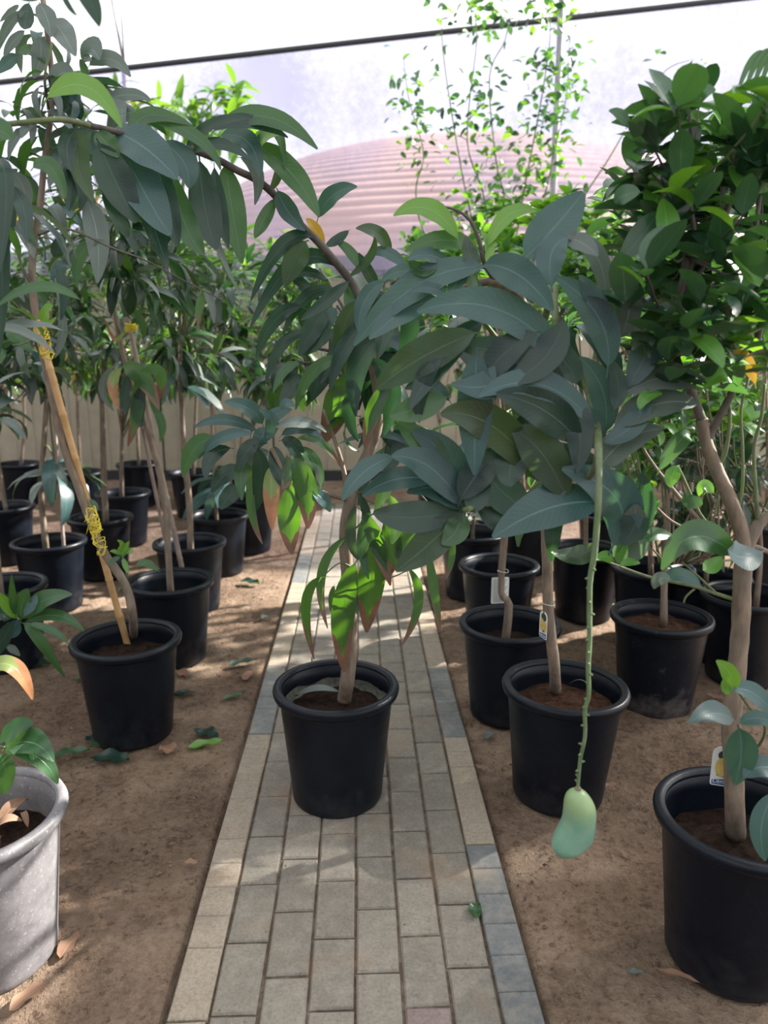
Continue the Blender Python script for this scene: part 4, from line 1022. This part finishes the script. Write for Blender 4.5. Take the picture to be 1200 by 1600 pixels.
# slender climbing tree with sparse small leaves
random.seed(81)
cl, DCL = potted(775, 742, 'slender sparse-leaved tree whose thin stems rise high against the net', 'potted_slender_tree', soil=1)
base = cl.location+Vector((0, 0, .28))
stems = [[(770, 560), (740, 360), (722, 270), (700, 140), (690, 40), (700, -20)], [(775, 560), (790, 340), (775, 250), (765, 120), (790, 60), (800, -10)],
         [(780, 560), (815, 320), (830, 240), (850, 130), (860, 40), (845, -20)], [(780, 560), (850, 310), (865, 240), (885, 150), (890, 60)],
         [(765, 560), (670, 380), (650, 300), (662, 240), (640, 160), (630, 90)], [(770, 560), (760, 330), (730, 220), (745, 60), (735, -10)],
         [(780, 560), (900, 330), (950, 250), (1030, 120), (1090, 90)]]
lg = []
for k, s_ in enumerate(stems):
    pts = [base]+[V(x, y, DCL-.25) for x, y in s_]
    tube('stem', pts, .010, .002, M_TWIG, cl, 5, 5)
    cp = catmull([V(x, y, DCL-.25) for x, y in s_[1:]], 10)
    for q in cp:
        dens = noise.noise(q*2.2)+.25
        m = 6 if dens > .12 else (1 if random.random() < .7 else 0)
        if k == 6: m = 1 if random.random() < .4 else 0
        for j in range(m):
            off = Vector((random.gauss(0, .09), random.gauss(0, .09), random.gauss(0, .07)))
            me = tpl(random.choice(('citd', 'cit', 'citl')), 'cit', random.choice((0, 1)))
            STUFF.setdefault(cl.name, []).append((me, leaf_xf(q+off, Vector((random.uniform(-1, 1), random.uniform(-1, 1), random.uniform(-.8, .4))), random.uniform(.05, .085), random.uniform(-1, 1))))
flush_stuff(cl, 'small_leaves')
# frond tips entering at the right edge, and hanging leaves entering at the top left
fr_b = V(1330, 300, 4.2); fr_b.z = 0
fr = empty('palm', fr_b, 'palm frond tips entering at the upper right edge', 'palm')
tube('trunk', [fr_b, V(1330, 60, 4.2)], .05, .04, M_BARK, fr, 10)
tube('frond_stem', [V(1330, 60, 4.2), V(1260, 40, 4.2), V(1200, 80, 4.2)], .01, .004, M_TWIG, fr, 6)
for k in range(9):
    x = 1280-k*11; hleaf(fr, (x, 55+k*3), (x-22, 85+k*2), (x-34-k, 130+k*3), 9, 4.2, 'mid', b=0, pet=.02)
hb = V(140, -160, 1.5)
tl_ = V(-330, 1300, 1.9); tl_.z = 0
tp = empty('mango_tree', tl_, 'blurred mango leaves hanging into the top left corner of the photo', 'tree')
tube('trunk', [tl_, V(-320, 600, 1.9), V(-280, 0, 1.8), V(-150, -140, 1.6)], .03, .014, M_BARK, tp, 10)
tube('branch', [V(-150, -140, 1.6), V(0, -90, 1.4), V(110, -40, 1.3)], .010, .006, M_BARK, tp, 8)
HL(tp, [((112,-40),(140,0),(155,42),26,'dark'), ((85,-40),(105,5),(121,24),8,'dark'), ((60,-60),(30,-20),(60,0),20,'dark'), ((120,-60),(170,-60),(190,-20),22,'mid')], 1.25, b=0)

# ------------------------------------------------------------------ plant tags
M_TAGW = simple('white_tag_card', (.78,.78,.76), .5)
def flat(name, pts2, o, ux, uz, mat, parent, off=0, th=.0006):
    n = ux.cross(uz).normalized(); n = n if n.dot(CAM-o) > 0 else -n
    f_ = [o+ux*x+uz*z+n*(off+th) for x, z in pts2]; b_ = [o+ux*x+uz*z+n*(off-th) for x, z in pts2]
    k = len(f_); fs = [tuple(range(k)), tuple(range(k, 2*k))[::-1]]+[(i, (i+1) % k, k+(i+1) % k, k+i) for i in range(k)]
    return obj(name, f_+b_, fs, mat, parent, smooth=False, org=f_[0])
def rrect(w_, h_, r, top_r=None):
    out = []
    for cx, cz, a0, rr in ((w_/2, -h_, -90, r), (w_/2, 0, 0, top_r or r), (-w_/2, 0, 90, top_r or r), (-w_/2, -h_, 180, r)):
        sx = 1 if cx > 0 else -1; sz = 1 if cz < 0 else -1
        for k in range(5):
            a = R(a0+k*22.5); out.append((cx-sx*rr+rr*math.cos(a), cz+sz*rr+rr*math.sin(a)))
    return out
M_TIE = simple('white_tie', (.8,.8,.75), .5)
def loop(name, c, r, parent, ax=Vector((0, 0, 1))):
    pts = [c+Vector((math.cos(q)*r, math.sin(q)*r, .002*math.sin(q*2))) for q in [i*math.pi/6 for i in range(13)]]
    tube(name, pts, .0011, .0011, M_TIE, parent, 5, 3)
M_PRINT = simple('grey_print', (.22,.24,.24), .6); M_BLUE = simple('blue_print', (.02,.10,.32), .45); M_YEL = simple('yellow_fruit_print', (.62,.44,.10), .5, (.72,.58,.2), 0, 60)
M_GRN = simple('green_leaf_print', (.03,.07,.04), .5); M_BRN = simple('shadow_print', (.12,.08,.04), .5)
# white lined tag
p = V(782, 902, DR3+.035); t_ = empty('plant_tag', p, 'white paper tag with lines of small print tied behind the knotty trunk', 'tag', None)
ux = (rt*.98+head*.1).normalized(); uz = Vector((0, 0, 1))
sc_ = (p-CAM).dot(fw)/F
flat('card', rrect(28*sc_, 43*sc_, .006), p, ux, uz, M_TAGW, t_)
for k in range(13):
    a = -(4+2.9*k)*sc_; x0, x1 = -11*sc_, (11-(k*5 % 4)*1.5)*sc_
    flat('print_line', [(x0, a), (x1, a), (x1, a-.9*sc_), (x0, a-.9*sc_)], p, ux, uz, M_PRINT, t_, .0008, .0003)
loop('tie', V(786, 892, DR3), .021, t_)
# photo tag on the citrus lower right
def photo_tag(p, ux, W, H, label, tiepos, tr_):
    t_ = empty('plant_tag', p, label, 'tag'); uz = Vector((0, 0, 1))
    flat('card', rrect(W, H, .005, .02), p, ux, uz, M_TAGW, t_)
    ell = lambda cx, cz, a, b, n=18: [(cx+a*math.cos(i*2*math.pi/n), cz+b*math.sin(i*2*math.pi/n)) for i in range(n)]
    flat('leaf_print', ell(.05*W, -.22*H, .34*W, .15*H), p, ux, uz, M_GRN, t_, .0008, .0003)
    flat('shadow_print', ell(.0*W, -.72*H, .30*W, .05*H), p, ux, uz, M_BRN, t_, .0008, .0003)
    flat('fruit_print', ell(-.12*W, -.52*H, .25*W, .24*H), p, ux, uz, M_YEL, t_, .0014, .0003)
    flat('fruit_print', ell(.30*W, -.55*H, .17*W, .20*H), p, ux, uz, M_YEL, t_, .0014, .0003)
    flat('blue_band', [(-.44*W, -.97*H), (.44*W, -.97*H), (.44*W, -.80*H), (.0, -.815*H), (-.44*W, -.86*H)], p, ux, uz, M_BLUE, t_, .0009, .0003)
    n = ux.cross(uz).normalized(); n = n if n.dot(CAM-p) > 0 else -n
    cu = bpy.data.curves.new('lettering_text', 'FONT'); cu.body = 'Lemon'; cu.size = .30*W; cu.align_x = 'CENTER'; cu.extrude = .0002; cu.materials.append(M_TAGW)
    tmp = bpy.data.objects.new('tmp', cu); me_ = bpy.data.meshes.new_from_object(tmp); bpy.data.objects.remove(tmp); o = bpy.data.objects.new('lettering', me_)
    yv = uz; xv = ux if ux.cross(uz).dot(n) > 0 else -ux
    Mx = Matrix((xv, yv, xv.cross(yv))).transposed().to_4x4(); o.matrix_local = Matrix.Translation(uz*(-.93*H)+n*.0018) @ Mx; link(o, t_)
    loop('tie', tiepos, tr_, t_)
p = V(1136, 1168, D1+.03); photo_tag(p, (rt*.9+head*-.3).normalized(), .058, .100, 'fruit photo tag with blue band tied to the lower right citrus trunk', V(1145, 1157, D1), .0215)
p = V(850, 955, DH-.025); photo_tag(p, (rt*.30+head*-.95).normalized(), .045, .088, 'edge-on fruit photo tag tied to the trunk of the fruiting mango', V(857, 943, DH-.02), .019)

# ------------------------------------------------------------------ fallen leaves, one by one
random.seed(91)
def ground_leaf(x, y, ang, Lpx, wpx, mat, label, z=.004, curl=.14, kind='man', name='fallen_leaf', h=None):
    p = G(x, y, 0); zc = (p-CAM).dot(fw); L = Lpx*zc/F; W = wpx*zc/F; rnd = random.Random(int(x*7+y))
    a = ang; d = Vector((math.cos(a), math.sin(a), 0)); s_ = Vector((-d.y, d.x, 0)); vs_, fs, uv = [], [], []; nu = 12; ph = rnd.uniform(0, 6)
    zb = z if h is None else h
    for i in range(nu+1):
        u = i/nu; f_ = max(.04, wprof(u*.985, kind)); q = p+d*((u-.5)*L)+s_*(.10*L*math.sin(u*3))+Vector((0, 0, zb+curl*L*.18*(2*u-1)**2+.002))
        for k, v_ in ((-1, 0), (-.5, .25), (0, .5), (.5, .75), (1, 1)):
            vs_.append(q+s_*(k*W*.5*f_)+Vector((0, 0, abs(k)*W*.5*f_*curl*1.2+W*.10*abs(k)*(1+math.sin(u*12+ph+k))))); uv.append((u, v_))
    for i in range(nu):
        for k in range(4): b_ = i*5+k; fs.append((b_, b_+1, b_+6, b_+5))
    o = obj(name, vs_, fs, ML[mat], None, uv, org=p+Vector((0, 0, zb))); tag(o, label, 'leaf'); return o
GLS = [
 (322,1151,-.5,44,20,'dark','dark green fallen leaf lying above the bright green one near the kerb'),
 (321,1167,.35,54,15,'lite','bright green fallen leaf on the sand near the left kerb'),
 (112,1180,.30,52,16,'mid','green fallen leaf pointing left in the cluster below the front left pot'),
 (175,1168,.12,66,16,'mid','long green fallen leaf at the top right of the leaf cluster'),
 (172,1190,-.15,60,24,'dark','broad dark fallen leaf at the bottom of the leaf cluster'),
 (147,1156,1.9,24,14,'dark','small dark upright fallen leaf at the middle of the leaf cluster'),
 (262,1175,-.7,30,20,'dry','dry brown curled leaf between the leaf cluster and the bright green leaf'),
 (283,1055,-.9,30,14,'dry','tan dry leaf right beside the front left pot'),
 (285,1086,.05,38,11,'dark','dark green leaf at the base of the front left pot'),
 (380,1038,.5,44,12,'dark','narrow dark green leaf near the left kerb, level with the centre pot rim'),
 (365,1091,.5,34,9,'mid','narrow green leaf close to the left kerb in front of the tan curl'),
 (390,1058,1.2,34,12,'dry','tan dry leaf standing near the left kerb'),
 (390,912,-.5,34,14,'dark','dark curled leaf on the sand beside the path far back at left'),
 (415,966,.9,16,10,'grey','small grey leaf on the sand left of the kerb'),
 (298,1351,-.2,22,9,'dry','small pale dry leaf alone on the sand left of the kerb'),
 (110,1482,1.35,50,18,'dry','brown dry leaf beside the scuffed left pot'),
 (47,1562,.9,62,20,'dry','pinkish brown dry leaf in the bottom left corner'),
 (52,1042,.1,52,20,'dark','dark leaf lying at far left of the front left pot'),
 (124,1030,.3,16,16,'dark','dark scrap of leaf touching the left side of the front left pot'),
 (128,1062,.2,20,10,'mid','green scrap of leaf lower on the left side of the front left pot'),
 (765,1152,.7,24,10,'grey','grey dry leaf on the sand right of the kerb'),
 (775,1108,.6,26,8,'grey','thin grey leaf beside the white-tagged pot'),
 (1062,1531,-.45,66,9,'dry','long thin brown leaf in front of the lower right pot'),
 (993,1523,.0,24,8,'grey','short pale leaf bit left of the lower right pot'),
 (745,1427,1.3,32,16,'mid','small green leaf lying on the path near the right kerb'),
 (1068,1103,.1,20,10,'lite','small light green leaf at the foot of the dust-marked pot'),
 (1120,1093,-.8,32,9,'dry','thin tan leaf between the dust-marked pot and the citrus trunk'),
 (750,1202,-.8,18,8,'dry','tan scrap by the right kerb joint'),
 (955,1230,.2,26,8,'dry','brown twig-like leaf right of the fruiting mango pot'),
 (948,1195,.3,20,10,'dry','small brown leaf by the right side of the fruiting mango pot'),
 (955,950,-.3,22,12,'citl','yellow-green leaf on the ground left of the dust-marked pot'),
 (500,1140,.4,18,12,'dry','small rust leaf on the path behind the centre pot'),
]
for x, y, a, L_, w_, m_, lb in GLS: ground_leaf(x, y, a, L_*1.05, w_*1.35, m_, lb, z=.0045 if abs(G(x, y).x) < .41 else .002)
# litter inside pots
def pot_leaf(px, py, lvl, a, L_, w_, m_, lb): 
    p = G(px, py, lvl); q = CAM; g = p.copy()
    zc = (p-CAM).dot(fw); L = L_*zc/F; W = w_*zc/F; vs_, fs, uv = [], [], []; d = Vector((math.cos(a), math.sin(a), .12)).normalized(); s_ = Vector((-math.sin(a), math.cos(a), 0))
    for i in range(9):
        u = i/8; f_ = max(.05, wprof(u*.985, 'man')); c = p+d*((u-.5)*L)+Vector((0, 0, .012+.02*math.sin(u*3)))
        for k, v_ in ((-1, 0), (0, .5), (1, 1)): vs_.append(c+s_*k*W*.5*f_+Vector((0, 0, abs(k)*W*.15))); uv.append((u, v_))
    for i in range(8):
        for k in range(2): b_ = i*3+k; fs.append((b_, b_+1, b_+4, b_+3))
    o = obj('fallen_leaf', vs_, fs, ML[m_], None, uv, org=p); tag(o, lb, 'leaf')
pot_leaf(495, 1092, .31, -.15, 70, 24, 'grey', 'long pale green leaf lying in the centre pot')
pot_leaf(180, 997, .305, .2, 44, 24, 'dry', 'pale dry leaf in the front left pot, left of the stake')
pot_leaf(160, 998, .305, .5, 30, 14, 'dry', 'brown dry leaf at the left wall inside the front left pot')
pot_leaf(232, 990, .305, .35, 46, 14, 'mid', 'green leaf lying in the front left pot, right of the trunk')
pot_leaf(22, 1278, .29, 1.2, 60, 26, 'dry', 'upright dry leaf in the scuffed left pot')
pot_leaf(12, 1300, .29, .3, 44, 24, 'dry', 'crumpled dry leaf near the rim of the scuffed left pot')
pot_leaf(40, 1290, .29, 2.2, 36, 10, 'dry', 'narrow dry leaf in the right part of the scuffed left pot')
pot_leaf(905, 1076, .315, -.6, 34, 3, 'grey', 'thin pale straw on the soil of the fruiting mango pot')
# crumbs: soil clods and bark chips
random.seed(95)
M_CHIP = simple('soil_crumbs', (.07,.042,.028), .95, (.26,.175,.12), 0, 14)
vs_, fs = [], []
for i in range(9000):
    y = 1.0+4.5*random.random()**1.6; x = random.uniform(-1, 1)*(.55+y*.55)
    if abs(x) < .43: 
        if random.random() < .93: continue
        z = 0
    else: z = -.012
    if noise.noise(Vector((x*1.7, y*1.7, 5))) < random.uniform(-.5, .35): continue
    s_ = random.uniform(.002, .0085)*(.45 if z == 0 else 1); k = len(vs_); a = random.uniform(0, 3)
    for dx, dy, dz in ((1, .2, 0), (-.3, .8, 0), (-.7, -.6, 0), (.1, 0, .8)):
        c_, q_ = math.cos(a), math.sin(a); vs_.append(Vector((x+s_*(dx*c_-dy*q_)*random.uniform(.7, 1.6), y+s_*(dx*q_+dy*c_), z+.0005+s_*dz+(.004 if z < 0 else 0))))
    fs += [(k, k+1, k+3), (k+1, k+2, k+3), (k+2, k, k+3), (k, k+2, k+1)]
o = obj('soil_crumbs', vs_, fs, M_CHIP, None, smooth=False, org=(0, 0, 0)); tag(o, 'scattered soil crumbs and bark chips on the sand', 'debris', kind='stuff')

# ------------------------------------------------------------------ groups of repeated things
for o in list(sc.objects):
    if o.parent or 'category' not in o or 'group' in o: continue
    c = o['category']; n = o.name.split('.')[0]
    if n == 'potted_mango_tree': o['group'] = 'potted mango trees left of the path' if o.location.x < -.3 else 'potted mango trees on and right of the path'
    elif n == 'potted_citrus_tree': o['group'] = 'potted citrus trees right of the path'
    elif n == 'fallen_leaf': o['group'] = 'fallen leaves inside the pots' if o.location.z > .1 else 'fallen leaves on the ground'
    elif c == 'stake': o['group'] = 'canes staking the left row of mangoes'
    elif c == 'tag': o['group'] = 'tags tied to the trunks'
    elif n == 'added_side_net': o['group'] = 'added shade nets around the nursery'
